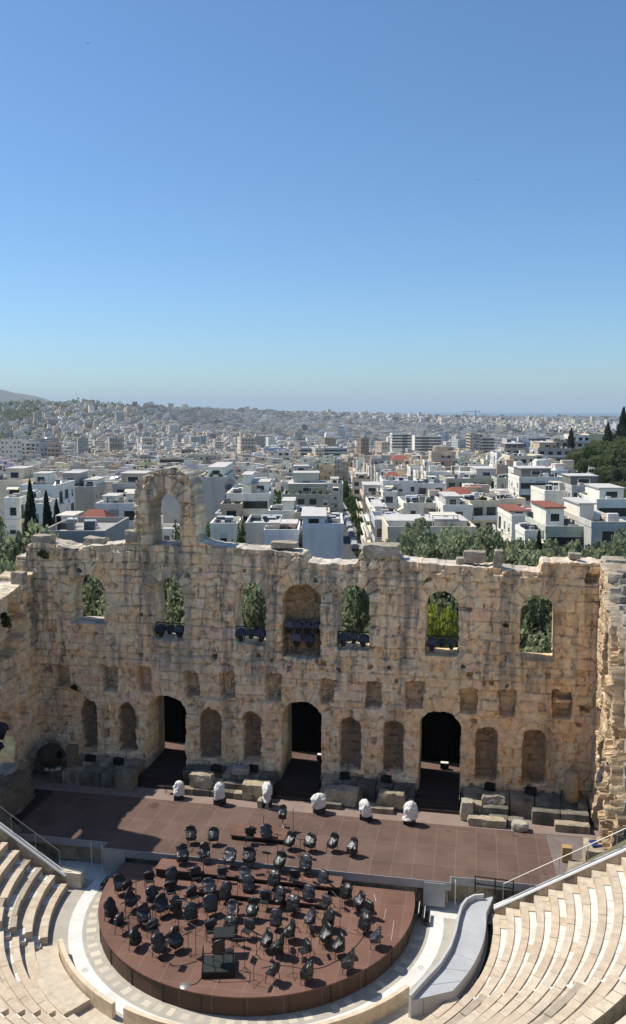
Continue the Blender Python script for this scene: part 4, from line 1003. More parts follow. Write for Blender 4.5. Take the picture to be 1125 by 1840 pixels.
# rear stool with bag on the square riser
p = onz(508, 1484, .28); t = thing('bagged_stool', 'bag covered high stool alone on the small square stage riser', 'stool', (p.x, p.y, .28))
b = MB(); b.lathe([(0, .56), (.17, .56), (.17, .5), (0, .5)], (0, 0, 0), 14); b.build('seat', SEAT.materials[0], t)
b = MB(); b.tube((0, 0, .05), (0, 0, .5), .03, 8); b.build('column', M['steel'], t)
for k in range(4):
    a = k * 1.57 + .4; b = MB(); b.tube((0, 0, .12), (.26 * math.cos(a), .26 * math.sin(a), .015), .018, 5); b.build('leg', M['steel'], t)
o = link('bag_cover', BAGS_F[1], t, (0, -.0, .28)); o.scale = (.8, .7, .95)
# ------------------------------------------------------------------ white wrapped floodlights along the stage back
def wrap_mesh(seed):
    r = np.random.RandomState(seed); b = []; F = []; nt_, nv = 22, 14
    for j in range(nv + 1):
        v = j / nv; z = 1.15 * v; s = math.sqrt(max(.02, 1 - max(0, (v - .55) / .47) ** 2)) * (.94 + .08 * math.sin(v * 2.4 + seed))
        for i in range(nt_):
            a = 2 * math.pi * i / nt_; n_ = float(fbm(np.array(i * .6 + seed * 5), np.array(j * .35), seed, 3)) - .5 + (float(vn(np.array(i * 1.1), np.array(j * .15), seed + 3)) - .5) * .5
            k = s * (1 + n_ * .62); b.append((.37 * k * math.cos(a) + .08 * math.sin(seed) * v, .30 * k * math.sin(a), z + n_ * .05))
    for j in range(nv):
        for i in range(nt_): F.append((j * nt_ + i, j * nt_ + (i + 1) % nt_, (j + 1) * nt_ + (i + 1) % nt_, (j + 1) * nt_ + i))
    F += [tuple(range(nv * nt_, nv * nt_ + nt_))]
    me = bpy.data.meshes.new('cloth_wrap'); me.from_pydata(b, [], F); me.materials.append(M['whitecloth']); me.polygons.foreach_set('use_smooth', [(i * 7) % 5 > 2 for i in range(len(F))]); return me
for i, (px, py, zb, lab) in enumerate(((321, 1428, .25, 'standing at the right foot of the left doorway steps'), (395, 1434, .4, 'at the middle of the left ledge'), (479, 1436, .45, 'on the pale pedestal left of the middle doorway'),
        (574, 1450, .35, 'at the right foot of the middle doorway steps'), (658, 1464, .3, 'at the middle of the ledge between middle and right doorways'), (736, 1470, .35, 'at the left foot of the right doorway steps'))):
    p = onz(px, py, zb); t = thing('wrapped_lamp', 'white cloth wrapped stage lamp ' + lab, 'wrapped lamp', (p.x, p.y, 0), rnd.uniform(-.4, .4), 'white wrapped stage lamps')
    o = link('cloth_wrap', wrap_mesh(i + 3), t, (0, 0, zb)); o.scale = (rnd.uniform(1.0, 1.25), rnd.uniform(.95, 1.2), .74 + .09 * (i % 3)); o.rotation_euler = (rnd.uniform(-.12, .12), rnd.uniform(-.15, .15), rnd.uniform(0, 6))
    b = MB(); b.bx(-.3, .3, -.25, .25, .002, zb + .02); b.build('stand', M['blackmetal'] if i != 3 else M['jar'], t)
# ------------------------------------------------------------------ covered moving lights on the window sills
def cover_mesh(seed):
    r = np.random.RandomState(seed); b = MB(); tn = [(.035, .04, .055), (.05, .05, .065), (.10, .09, .12), (.02, .022, .03)][seed % 4]; b.tint = tn
    n = 7; V = []; w_, d_ = .33, .28
    for i in range(n + 1):
        for j in range(n + 1):
            x = (i / n * 2 - 1); y = (j / n * 2 - 1); e = max(abs(x), abs(y)); z = .75 - .05 * (x * x + y * y) - (.30 * max(0, e - .62) / .38) + (r.rand() - .5) * .05
            V.append((x * w_ * (1 + .06 * (r.rand() - .5)), y * d_, z))
    b.add(V, [(i * (n + 1) + j, (i + 1) * (n + 1) + j, (i + 1) * (n + 1) + j + 1, i * (n + 1) + j + 1) for i in range(n) for j in range(n)])
    return b.mesh('cloth_cover', M['darkcloth'])
COVERS = [cover_mesh(i) for i in range(6)]
b = MB(); b.smooth = True; b.lathe([(0, -.02), (.12, -.02), (.14, .05), (.17, .3), (.15, .42), (0, .42)], (0, 0, 0), 14); HEAD = b.mesh('lamp_head', M['blackmetal'])
b = MB(); b.bx(-.2, .2, -.16, .16, .5, .66); b.bx(-.22, -.18, -.07, .07, .15, .5); b.bx(.18, .22, -.07, .07, .15, .5); YOKE = b.mesh('yoke', M['blackmetal'])
def spot(x, y, z, label, group, s=1.0, rz=0):
    t = thing('covered_spotlight', label, 'spotlight', (x, y, z), rz, group); t.scale = (s, s, s)
    link('yoke', YOKE, t); o = link('lamp_head', HEAD, t, (0, -.02, .02)); o.rotation_euler = (R_(rnd.uniform(-20, 20)), R_(rnd.uniform(-12, 12)), 0)
    link('cloth_cover', rnd.choice(COVERS), t)
names = {-8.7: 'second window', -3.3: 'third window, left of the middle arch', 3.3: 'window right of the middle arch', 8.72: 'window above the right doorway'}
for cx, nm in names.items():
    b = MB(); b.tube((-1.0, 0, 0), (1.0, 0, 0), .035, 8); b.tube((-.98, 0, 0), (-.98, .0, -1.0), .03, 6); b.tube((.98, 0, 0), (.98, 0, -1.0), .03, 6)
    tag(b.build('lamp_bar', M['blackmetal'], None, (cx, 51.35, 10.2)), 'black metal bar holding the covered lamps in the ' + nm, 'lamp bar')
    for k, dx in enumerate((-.64, -.02, .62) if cx != 8.72 else (-.6, .6)):
        spot(cx + dx, 51.25, 9.42 - (.12 if k != 1 else -.05), 'dark covered spotlight in the %s, %s from the left' % (nm, ORD[k]), 'covered spotlights in the windows', 1.08 if k != 1 else .85)
    if cx == 8.72: spot(cx, 51.3, 9.5, 'small dark lamp between two pale cloth covered spotlights in the window above the right doorway', 'covered spotlights in the windows', .8)
b = MB()
for x in (-.85, .85): b.tube((x, 0, -1.1), (x, 0, 1.0), .035, 8)
b.tube((-1.1, 0, 1.0), (1.1, 0, 1.0), .035, 8); b.tube((-1.1, 0, .1), (1.1, 0, .1), .035, 8)
tag(b.build('lamp_scaffold', mat('tan_frame', (.3, .24, .17), .6), None, (0, 51.55, 9.6)), 'metal scaffold frame holding lamps in the blind middle arch', 'lamp frame')
for k, dx in enumerate((-.85, -.28, .33, .88)): spot(dx, 51.5, 9.95, 'covered spotlight on the upper bar of the middle arch, %s from the left' % ORD[k], 'covered spotlights in the windows', 1.0)
for k, dx in enumerate((-.35, .45)): spot(dx, 51.45, 9.05, 'covered spotlight on the lower bar of the middle arch, %s from the left' % ORD[k], 'covered spotlights in the windows', 1.15)
for k, (x, y, z) in enumerate(((-5.3, 49.9, 1.05), (-3.0, 50.3, 1.05), (2.9, 50.4, 1.02), (5.5, 50.4, 1.02), (11.8, 50.5, 1.02), (14.2, 50.4, 1.02), (-13.9, 49.9, 1.05), (-11.9, 49.8, 1.05))):
    t = thing('floor_floodlight', 'small dark floodlight on the stone ledge below the %s wall niche from the left' % ['third', 'fourth', 'fifth', 'sixth', 'seventh', 'eighth', 'first', 'second'][k], 'floodlight', (x, y, z), rnd.uniform(-.3, .3), 'ledge floodlights')
    b = MB(); b.box((0, 0, .22), (.62, .35, .3)); b.build('body', M['blackmetal'], t); b = MB(); b.bx(-.35, .35, -.1, .1, 0, .06); b.build('bracket', M['blackmetal'], t)
    b = MB(); b.box((0, 0, .39), (.56, .3, .03)); b.build('lid', M['blackmetal'], t)
# lamps in the side wall doorways
spot(18.0, 47.6, 2.9, 'white topped spotlight in the arch of the right side wall', 'side wall spotlights', 1.5, R_(90)); 
spot(-18.4, 46.9, 3.4, 'upper covered spotlight in the shaded left side wall arch', 'side wall spotlights', 1.4, R_(-90)); spot(-18.4, 46.3, 2.5, 'lower covered spotlight in the shaded left side wall arch', 'side wall spotlights', 1.3, R_(-90))
# broken scaffolding tubes on the right wall top
t = thing('railing', 'short crooked railing on the broken top of the right side wall', 'railing', (19.0, 48.6, 14.0))
b = MB(); b.tube((-1.0, 1.6, 1.1), (.1, .1, .2), .04, 6); b.build('leaning_board', M['wood'], t)
for x, y, h in ((.2, -.2, 1.0), (.8, -1.4, .9), (1.2, -1.6, 1.0)):
    b = MB(); b.tube((x, y, -.8), (x, y, h - .3), .03, 6); b.build('post', M['steel'], t)
b = MB(); b.tube((.2, -.2, .6), (1.2, -1.6, .7), .025, 6); b.build('handrail', M['steel'], t)
# ================================================================== TERRAIN
CY_, SY_ = math.cos(YAW), math.sin(YAW)
def colrow(x, y):
    dx = np.asarray(x, float) - CAMP.x; dy = np.asarray(y, float); u = dx * CY_ + dy * SY_; f_ = -dx * SY_ + dy * CY_
    return 562.5 + FPX * u / np.maximum(f_, 1e-3) / math.cos(PITCH), np.hypot(dx, dy)
def elev_t(ypx): return np.tan(np.arctan((920 - np.asarray(ypx, float)) / FPX) - PITCH)
HC = ond(1262, 820, 420); HC2 = ond(1168, 820, 288)
def ground(x, y):
    px, d = colrow(x, y); px = np.clip(px, -400, 1600)
    base = np.interp(d, [0, 57, 75, 100, 130, 180, 220, 400, 600, 900, 1500], [-2.2, -2.4, -5, -6.5, -10, -13, -14, -20.5, -28, -38, -49])
    dr = np.interp(px, [250, 520], [2500, 4200])
    top = np.interp(px, [-300, 0, 60, 130, 200, 300, 450, 600, 800, 1100, 1300], [729, 728, 726, 724, 728, 735, 739, 744, 749, 751, 752])
    zr = 24 + dr * elev_t(top) - np.interp(px, [250, 400], [5, 11])
    t = np.clip((d - 1500) / (dr - 1500), 0, 1.9); s = np.where(t < 1, t ** 1.35, 1)
    z = np.where(d > 1500, -49 + (zr + 49) * s, base)
    z = z - np.clip((d - dr) / 2200, 0, 1) ** 1.2 * (zr + 104) * (d > dr)
    dx = np.asarray(x) - HC.x; dy = np.asarray(y) - HC.y
    z = z + 29 * np.exp(-.5 * (dx * dx + dy * dy) / 68.0 ** 2)
    dx = np.asarray(x) - HC2.x; dy = np.asarray(y) - HC2.y
    z = z + 19 * np.exp(-.5 * (dx * dx + dy * dy) / 44.0 ** 2)
    return z + (fbm(np.asarray(x) / 260., np.asarray(y) / 260., 2, 3) - .5) * np.clip((d - 700) / 500, 0, 1) * 9
ds = np.concatenate([np.linspace(54, 260, 50), np.linspace(270, 900, 60), np.geomspace(920, 7200, 90)])
azs = np.linspace(R_(-36), R_(34), 90)
def pol(az, d): a = -YAW + az; return CAMP.x + d * np.sin(a), d * np.cos(a)
AA, DD = np.meshgrid(azs, ds, indexing='ij'); X, Y = pol(AA, DD); Zg = ground(X, Y)
ii = np.arange(X.size).reshape(X.shape)
Q = np.stack([ii[:-1, :-1].ravel(), ii[:-1, 1:].ravel(), ii[1:, 1:].ravel(), ii[1:, :-1].ravel()], 1)[:, ::-1]
tag(link('city_ground', npmesh('city_ground', np.stack([X.ravel(), Y.ravel(), Zg.ravel()], 1), Q, M['cityground'], smooth=True)), kind='structure')
b = MB(); b.add([(-70, 30, -2.6), (70, 30, -2.6), (80, 60, -2.6), (-80, 60, -2.6)], [(0, 1, 2, 3)]); tag(b.build('theatre_ground', M['earth']), kind='structure')
V = []; n = 30
for k in range(n + 1):
    a = R_(-40 + 80 * k / n)
    for d in (3500, 9000, 20000, 34000): x, y = pol(a, d); V.append((x, y, -94))
Q = [(4 * k + j, 4 * k + 4 + j, 4 * k + 5 + j, 4 * k + 1 + j) for k in range(n) for j in range(3)]
tag(link('sea', npmesh('sea', V, [q[::-1] for q in Q], M['sea'])), kind='structure')
# far mountain on the left horizon
V = []; prof = [(-420, 690), (-300, 684), (-200, 680), (-120, 688), (-60, 693), (-20, 699), (10, 703), (30, 708), (50, 710), (70, 714), (90, 720), (115, 727), (150, 736), (200, 745)]
for px, py in prof:
    for d, f_ in ((8000, 0), (8400, .55), (9000, 1), (10500, .3), (12000, 0)):
        p = ond(px, 735, d); V.append((p.x, p.y, -96 + f_ * (24 + 9000 * float(elev_t(py)) + 96) * (1 + .0 * d)))
Q = [(5 * k + j, 5 * k + 5 + j, 5 * k + 6 + j, 5 * k + 1 + j) for k in range(len(prof) - 1) for j in range(4)]
tag(link('distant_mountain', npmesh('distant_mountain', V, [q[::-1] for q in Q], M['mount'], smooth=True)), kind='structure')

# ================================================================== TREES
def crown_mesh(kind, seed, n, leaf):
    r = np.random.RandomState(seed); P = []; S = []
    if kind == 'cyp':
        z = r.rand(n); rad = (.95 * np.sin(np.pi * np.clip(z * .93 + .07, 0, 1)) ** .7) * (1 - .55 * z) * 1.25; a = r.rand(n) * 6.283; q = np.sqrt(r.uniform(.35, 1, n)) * rad * (1 + .22 * np.sin(a * 3 + z * 19))
        P = np.stack([q * np.cos(a), q * np.sin(a), z], 1); cl = (np.floor(a * 2) + np.floor(z * 9) * 7).astype(int)
    else:
        nc = {'olive': 26, 'pine': 22, 'plane': 20}[kind]; c = r.normal(size=(nc, 3)); c /= np.linalg.norm(c, axis=1)[:, None]; c *= r.uniform(.35, .85, (nc, 1)); c[:, 2] = c[:, 2] * .42 + .52
        if kind == 'pine': c[:, 2] = .35 + .75 * np.abs(c[:, 2] - .35); c[:, :2] *= 1.05
        sz = r.uniform(.17, .36, nc); cl = r.randint(nc, size=n); d = r.normal(size=(n, 3)); d /= np.linalg.norm(d, axis=1)[:, None]
        P = c[cl] + d * (sz[cl] * r.uniform(.45, 1.05, n) ** .6)[:, None] * np.array((1, 1, .62 if kind != 'pine' else .45))
    ax = r.normal(size=(n, 3)); ax /= np.linalg.norm(ax, axis=1)[:, None]; bx = np.cross(ax, r.normal(size=(n, 3))); bx /= np.linalg.norm(bx, axis=1)[:, None]
    s = leaf * r.uniform(.6, 1.4, (n, 1)); l = s * (1.7 if kind != 'plane' else 1.1)
    zsc = np.array((1, 1, .5)) if kind != 'cyp' else np.array((1, 1, .28))
    V = np.stack([P - ax * s * zsc, P + bx * l * zsc * .5, P + ax * s * zsc, P - bx * l * zsc * .5], 1).reshape(-1, 3)
    ct = .72 + .6 * np.random.RandomState(seed + 1).rand(400); t = (ct[cl % 400] * r.uniform(.75, 1.3, n))[:, None] * np.array((1, 1, 1)) + r.normal(size=(n, 1)) * np.array((.06, .02, .02))
    return npmesh('crown', V, np.arange(4 * n).reshape(n, 4), M[{'olive': 'olive', 'pine': 'pine', 'cyp': 'cyp', 'plane': 'plane'}[kind]], tint=np.repeat(np.clip(t, .2, 2), 4, 0))
CROWN = {k: [crown_mesh(k, 100 + i * 7 + len(k), n, lf) for i in range(c)] for k, n, lf, c in (('olive', 3800, .052, 4), ('pine', 3800, .050, 4), ('cyp', 3000, .10, 2), ('plane', 2600, .062, 3))}
br_ = CROWN['pine'][1].copy(); br_.materials.clear(); br_.materials.append(M['bright']); CROWN['bright'] = [br_]
def trunk_mesh(seed):
    r = random.Random(seed); b = MB(); b.smooth = True; p = Vector((0, 0, 0)); q = Vector((r.uniform(-.05, .05), r.uniform(-.05, .05), .45)); b.tube(p, q, .075, 8, .05)
    for k in range(4):
        a = k * 1.57 + r.random(); e = q + Vector((.33 * math.cos(a), .33 * math.sin(a), r.uniform(.2, .38))); b.tube(q, e, .036, 6, .014)
    return b.mesh('trunk', M['bark'])
TRUNK = [trunk_mesh(i) for i in range(3)]
GR_OF = {}
def tree(kind, x, y, zb, h, rad, label, name='tree', group=None, cb=.25):
    """trunk + leafy crown; cb: crown base as a share of the height"""
    t = thing(name, label, 'tree', (x, y, zb), rnd.uniform(0, 6.28), group)
    k = link('trunk', rnd.choice(TRUNK), t); k.scale = (h * .42, h * .42, h * 1.0 * (cb + .35) / .8)
    c = link('crown', rnd.choice(CROWN[kind]), t, (0, 0, h * cb)); c.scale = (rad, rad, h * (1 - cb) * (1.0 if kind == 'cyp' else 1.0)); c.rotation_euler = (0, 0, rnd.uniform(0, 6))
    return t
def tree_at(kind, px, ytop, d, rad, label, h=None, name='tree', group=None, cb=.2):
    p = ond(px, 735, d); top = 24 + d * float(elev_t(ytop)); rad = max(rad, .30 * (h or 0)); top += (1.9 if kind == 'olive' and d > 85 and px > 650 else .5); g = float(ground(p.x, p.y)) - .1
    if h: g = max(g, top - h) if top - h > g else g
    return tree(kind, p.x, p.y, g, max(2.5, top - g), rad, label, name, group, cb)
TREES = []
k = 0
POSN = ['first', 'second', 'third', 'fourth', 'fifth', 'sixth', 'seventh', 'eighth', 'ninth', 'tenth', 'eleventh', 'twelfth', 'thirteenth', 'fourteenth', 'fifteenth', 'sixteenth', 'seventeenth', 'eighteenth', 'nineteenth', 'twentieth', 'twenty-first', 'twenty-second', 'twenty-third', 'twenty-fourth', 'twenty-fifth', 'twenty-sixth']
prof_t = lambda px: float(np.interp(px, [690, 715, 745, 780, 820, 860, 900, 940, 985, 1020, 1060, 1125, 1180], [992, 975, 965, 957, 957, 966, 960, 966, 976, 984, 975, 962, 950]))
for i, px in enumerate(range(700, 1165, 20)):
    tree_at('olive', px + rnd.uniform(-6, 6), prof_t(px) + rnd.uniform(-2, 7), 112 + rnd.uniform(-6, 6), rnd.uniform(4.2, 5.6), 'grey-green olive tree beyond the wall, %s from the left along the back row' % POSN[i], name='olive_tree', group='olive trees beyond the wall')
for i, px in enumerate(range(715, 1160, 34)):
    tree_at('olive', px + rnd.uniform(-6, 6), prof_t(px) + rnd.uniform(20, 34), 94 + rnd.uniform(-4, 4), rnd.uniform(3.6, 4.6), 'olive tree close behind the wall top, %s from the left in the front row' % POSN[i], name='olive_tree', group='olive trees beyond the wall')
for i, px in enumerate((150, 178, 215, 300, 345, 430, 478, 625, 665, 945, 990)):
    tree_at('olive', px, rnd.uniform(1016, 1030), 72 + rnd.uniform(0, 7), rnd.uniform(3.8, 4.8), 'olive tree seen through the wall windows, %s from the left' % POSN[i], name='olive_tree', group='trees seen through the windows', cb=.08)
for i, px in enumerate((170, 320, 455, 500, 640, 770, 840, 965)):
    tree_at('olive', px, rnd.uniform(1008, 1018), 88 + rnd.uniform(0, 6), rnd.uniform(4.5, 5.8), 'shaded olive tree deeper behind the windows, %s from the left' % POSN[i], name='olive_tree', group='trees seen through the windows', cb=.05)
tree_at('bright', 802, 1030, 66, 3.0, 'bright yellow-green pine seen through the window above the right doorway', name='pine_tree', cb=.1)
for i, (px, yt, d, rad) in enumerate(((-15, 942, 84, 5.2), (22, 926, 92, 5.0), (50, 958, 80, 4.2), (8, 980, 76, 4.2), (-35, 922, 100, 5.4), (40, 1000, 72, 3.6), (66, 966, 95, 3.4), (-60, 905, 112, 5.5), (10, 948, 100, 4.6), (35, 968, 88, 4.2))):
    tree_at('olive', px, yt, d, rad, 'olive tree beyond the left wall end, %s from the left' % POSN[i], name='olive_tree', group='olive trees left of the wall', cb=.1)
for px, yt, d, rad, lab in ((48, 866, 128, 1.6, 'tall dark cypress on the left, the taller of the pair'), (77, 886, 124, 1.5, 'slimmer dark cypress right of the tall left one'), (95, 900, 127, 1.5, 'lower dark cypress at the right of the left group'),
        (976, 958, 96, 1.15, 'single dark cypress rising from the olive trees on the right'), (1121, 735, 330, 2.6, 'tall black cypress on the right hill at the frame edge'), (1094, 760, 400, 2.2, 'slim cypress left of the tall one on the right hill'), (1043, 826, 330, 2.0, 'small cypress at the foot of the right hill'), (1028, 770, 430, 2.0, 'small far cypress beside the hillside houses'), (516, 776, 185, .6, 'thin young cypress by the tall arch')):
    if lab.startswith('thin'): continue
    tree_at('cyp', px, yt, d, rad, lab, name='cypress_tree', cb=.04)
for px, yt, d, rad, lab in ((205, 928, 112, 3.0, 'leafy green tree beside the low flat roof on the left'), (426, 932, 128, 1.8, 'dark tree in front of the grey wall left of the street'), (395, 940, 150, 3.2, 'green tree right of the tall arch'), (385, 918, 190, 3.5, 'green tree behind the tall arch beside balconies'), (318, 940, 140, 2.2, 'small green tree seen inside the tall arch'),
        (494, 880, 255, 4.2, 'tall dark tree between house and terraced block'), (505, 868, 300, 4.5, 'dark green trees left of the terraced block'), (1058, 880, 165, 2.4, 'yellowing tree beside the white house on the right'), (885, 955, 122, 2.4, 'rounded dark green tree at the end of the cream row'), (715, 832, 420, 4, 'tree on the roofs above the red roof'), (1078, 852, 215, 2.6, 'small dark tree by the awnings on the right'), (655, 985, 200, 2.5, 'bushy street tree at the near end of the street')):
    tree_at('plane', px, yt, d, rad, lab, name='leafy_tree', cb=.15)
# right hill pines
def hill_top(px): return float(np.interp(px, [1015, 1035, 1060, 1090, 1125], [832, 806, 788, 770, 764]))
cnt = 0
for i in range(400):
    px = rnd.uniform(1024, 1160); d = rnd.uniform(300, 455); p = ond(px, 735, d); g = float(ground(p.x, p.y)); h = rnd.uniform(6.5, 11)
    _, yt = proj((p.x, p.y, g + h))
    if yt < hill_top(px) or yt > 880 or (1040 < px < 1075 and 330 < d < 372): continue
    tree('pine', p.x, p.y, g - .2, h, rnd.uniform(3.2, 5), 'dark pine on the right hillside, one of its wooded crowd', 'pine_tree', 'pines on the right hill', .2); cnt += 1
    if cnt >= 58: break
def hill_top2(px): return float(np.interp(px, [1030, 1050, 1080, 1125], [832, 812, 800, 786]))
cnt2 = 0
for i in range(500):
    px = rnd.uniform(1032, 1165); d = rnd.uniform(225, 300); p = ond(px, 735, d); g = float(ground(p.x, p.y)); h = rnd.uniform(5.5, 9.5)
    _, yt = proj((p.x, p.y, g + h))
    if yt < hill_top2(px) or yt > 905 or (1045 < px < 1080 and 825 < yt < 850): continue
    tree('pine', p.x, p.y, g - .2, h, rnd.uniform(2.4, 3.8), 'pine on the near slope of the right hill, one of its dense grove', 'pine_tree', 'pines on the near right slope', .12); cnt2 += 1
    if cnt2 >= 60: break
# weeds on the ruins
for x, y, z, s, lab in ((-17.2, 50.9, 14.1, .8, 'green weed hanging from the wall top at the left end'), (-15.3, 50.8, 5.35, .55, 'dark weed growing on the wall beside the far left small niche'), (-17.95, 47.0, 10.4, 1.2, 'dark bushy weed in the left side wall hollow'), (12.5, 50.85, 11.0, .35, 'small weed on the wall left of the right window')):
    o = tag(link('weed', CROWN['plane'][0].copy(), None, (x, y, z)), lab, 'weed'); o.data.materials.clear(); o.data.materials.append(M['weed']); o.scale = (s * .7, s * .35, s)

# ================================================================== STREET
S1 = onz(634, 1000, -14.0); S2 = onz(603, 882, -20.5); SD = Vector((S2.x - S1.x, S2.y - S1.y)).normalized(); SR = math.atan2(SD.y, SD.x) - math.pi / 2; SN = Vector((SD.y, -SD.x))
def strip(name, off0, off1, m, dz, L0=-60, L1=330, n=60):
    V = []
    for k in range(n + 1):
        s = L0 + (L1 - L0) * k / n
        for o in (off0, off1):
            x, y = S1.x + SD.x * s + SN.x * o, S1.y + SD.y * s + SN.y * o; c = (S1.x + SD.x * s, S1.y + SD.y * s); V.append((x, y, float(ground(c[0], c[1])) + dz))
    tag(link(name, npmesh(name, V, [(2 * k, 2 * k + 1, 2 * k + 3, 2 * k + 2) for k in range(n)], m)), kind='structure')
strip('road', -5.5, 1.6, M['asphalt'], .55); strip('pavement', 1.6, 6, M['sidewalk'], .68); strip('pavement', -7.5, -5.5, M['sidewalk'], .68)
for i in range(17):
    s = -4 + i * 17; x, y = S1.x + SD.x * s + SN.x * 2.7, S1.y + SD.y * s + SN.y * 2.7
    tree('plane', x, y, float(ground(x, y)) + .5, rnd.uniform(7.5, 9.5), rnd.uniform(2.7, 3.5), 'green street tree in the avenue row, %s from its near end' % POSN[i], 'street_tree', 'street trees along the avenue', .22)
for i, s in enumerate((60, 95, 140, 190)):
    x, y = S1.x + SD.x * s - SN.x * 6.6, S1.y + SD.y * s - SN.y * 6.6
    tree('plane', x, y, float(ground(x, y)) + .5, 6.5, 2.3, 'small tree on the left pavement of the avenue, %s from its near end' % POSN[i], 'street_tree', 'left street trees', .25)
def car_parts():
    out = []
    b = MB(); b.bx(-.88, .88, -2.1, 2.1, .3, .85); b.add([(-.8, -1.4, .85), (.8, -1.4, .85), (.8, 1.7, .85), (-.8, 1.7, .85), (-.65, -.6, 1.42), (.65, -.6, 1.42), (.65, 1.3, 1.42), (-.65, 1.3, 1.42)], [(4, 5, 6, 7), (0, 1, 5, 4), (1, 2, 6, 5), (2, 3, 7, 6), (3, 0, 4, 7)])
    return b
def car(x, y, z, rz, col, label):
    t = thing('parked_car', label, 'car', (x, y, z), rz, 'cars parked along the avenue'); b = car_parts(); b.t = [col] * len(b.v); b.build('body', M['plaincar'], t)
    b = MB(); b.add([(-.74, -1.2, .93), (.74, -1.2, .93), (.66, -.68, 1.36), (-.66, -.68, 1.36)], [(0, 1, 2, 3)]); b.add([(-.74, 1.6, .93), (.74, 1.6, .93), (.66, 1.34, 1.36), (-.66, 1.34, 1.36)], [(3, 2, 1, 0)])
    for sx in (-1, 1): b.add([(sx * .80, -1.1, .93), (sx * .80, 1.45, .93), (sx * .70, 1.2, 1.34), (sx * .70, -.55, 1.34)], [(0, 1, 2, 3)])
    b.build('window', M['glass'], t)
    for sx in (-1, 1):
        for sy in (-1, 1): b = MB(); b.tube((sx * .7, sy * 1.3, .32), (sx * .9, sy * 1.3, .32), .32, 10); b.build('wheel', M['blackmetal'], t)
M['plaincar'] = mat('car_paint', (1, 1, 1), .3, .02, 1, tint=True, spec=.5, coat=.4)
CC = [((.5, .5, .5), 'silver'), ((.03, .03, .035), 'black'), ((.6, .6, .58), 'white'), ((.09, .10, .12), 'dark grey'), ((.05, .08, .2), 'blue'), ((.32, .33, .34), 'grey')]
for i in range(13):
    s = 0 + i * 6.3; c, cn = CC[(i * 5 + 1) % 6]; x, y = S1.x + SD.x * s + SN.x * .6, S1.y + SD.y * s + SN.y * .6
    car(x, y, float(ground(x, y)) + .57, SR + rnd.uniform(-.03, .03), c, '%s car parked under the avenue trees, %s from the near end' % (cn, POSN[i]))
p_ = (S1.x + SD.x * 60 - SN.x * 2.3, S1.y + SD.y * 60 - SN.y * 2.3)
t = thing('delivery_truck', 'white truck with dark rear window on the avenue', 'truck', (*p_, float(ground(*p_)) + .57), SR); b = MB(); b.bx(-1.2, 1.2, -3.2, 2.2, .6, 3.3); b.t = [(.62, .62, .62)] * len(b.v); b.build('cargo_box', M['plain'], t)
b = MB(); b.bx(-1.05, 1.05, 2.21, 3.9, .5, 2.5); b.t = [(.6, .6, .6)] * len(b.v); b.build('cab', M['plain'], t); b = MB(); b.bx(-.95, .95, -3.23, -3.203, 1.6, 3.0); b.build('rear_window', M['glass'], t)
for sx in (-1, 1):
    for sy in (-2.2, 2.9): b = MB(); b.tube((sx * .85, sy, .42), (sx * 1.15, sy, .42), .42, 10); b.build('wheel', M['blackmetal'], t)
# ================================================================== BUILDINGS
WC = {'white': (.70, .67, .62), 'cream': (.60, .54, .43), 'grey': (.42, .42, .41), 'beige': (.50, .43, .34), 'bluewhite': (.60, .61, .62), 'olive': (.36, .35, .29), 'concrete': (.36, .345, .325), 'tan': (.43, .36, .28), 'ochre': (.52, .40, .23), 'pink': (.52, .41, .35), 'dark': (.17, .165, .16), 'green': (.40, .43, .38), 'yellow': (.62, .54, .34)}
b = MB(); b.cur = 0; b.bx(-.62, .62, -.045, .0, -.78, .78); b.cur = 1; b.bx(-.52, .52, -.052, -.046, -.68, .68); WINM = b.mesh('window', [M['whitemetal'], M['glass']])
WINS = [WINM]
for c, f_ in (((.62, .60, .55), .5), ((.30, .22, .15), 1.0), ((.55, .53, .50), 1.0), ((.20, .27, .24), .6)):
    b = MB(); b.tint = c; b.cur = 0; b.bx(-.62, .62, -.045, .0, -.78, .78); b.cur = 1; b.bx(-.52, .52, -.052, -.046, -.68, .68); b.cur = 2; b.bx(-.53, .53, -.075, -.053, .68 - 1.36 * f_, .69); b.cur = 0; b.bx(-.75, .75, -.14, -.046, -.88, -.79); WINS.append(b.mesh('window', [M['whitemetal'], M['glass'], M['awn']]))
b = MB(); b.tint = (.6, .6, .58); b.bx(-.42, .42, -.34, -.004, -.28, .28); ACM = b.mesh('air_conditioner', M['plain'])
b = MB(); b.tint = (.6, .58, .54); b.bx(-.5, .5, -.07, -.003, -.07, .07); BANDM = b.mesh('string_course', M['plain'])
b = MB(); b.bx(-.95, .95, -.05, .0, -1.1, 1.1); DOORM = b.mesh('balcony_door', M['glass'])
b = MB(); b.cur = 0; b.bx(-.5, .5, -1.25, 0, -.09, .09); b.cur = 1; b.bx(-.5, .5, -1.25, -1.20, .091, .95); BALM = {}
def balm(c, railm):
    key = (c, railm)
    if key not in BALM:
        b = MB(); b.tint = c; b.cur = 0; b.bx(-.5, .5, -1.25, -.003, -.10, .10); b.cur = 1
        b.bx(-.5, .5, -1.25, -1.20, .103, .95); BALM[key] = b.mesh('balcony', [M['plain'], M[railm]])
    return BALM[key]
b = MB(); b.cur = 0; b.tube((-.6, .2, .75), (.6, .2, .75), .25, 8); b.cur = 1; b.box((0, -.5, .4), (1.2, 1.2, .06), 0, Matrix.Rotation(R_(40), 3, 'X')); HEATM = b.mesh('solar_heater', [M['whitemetal'], M['glass']])
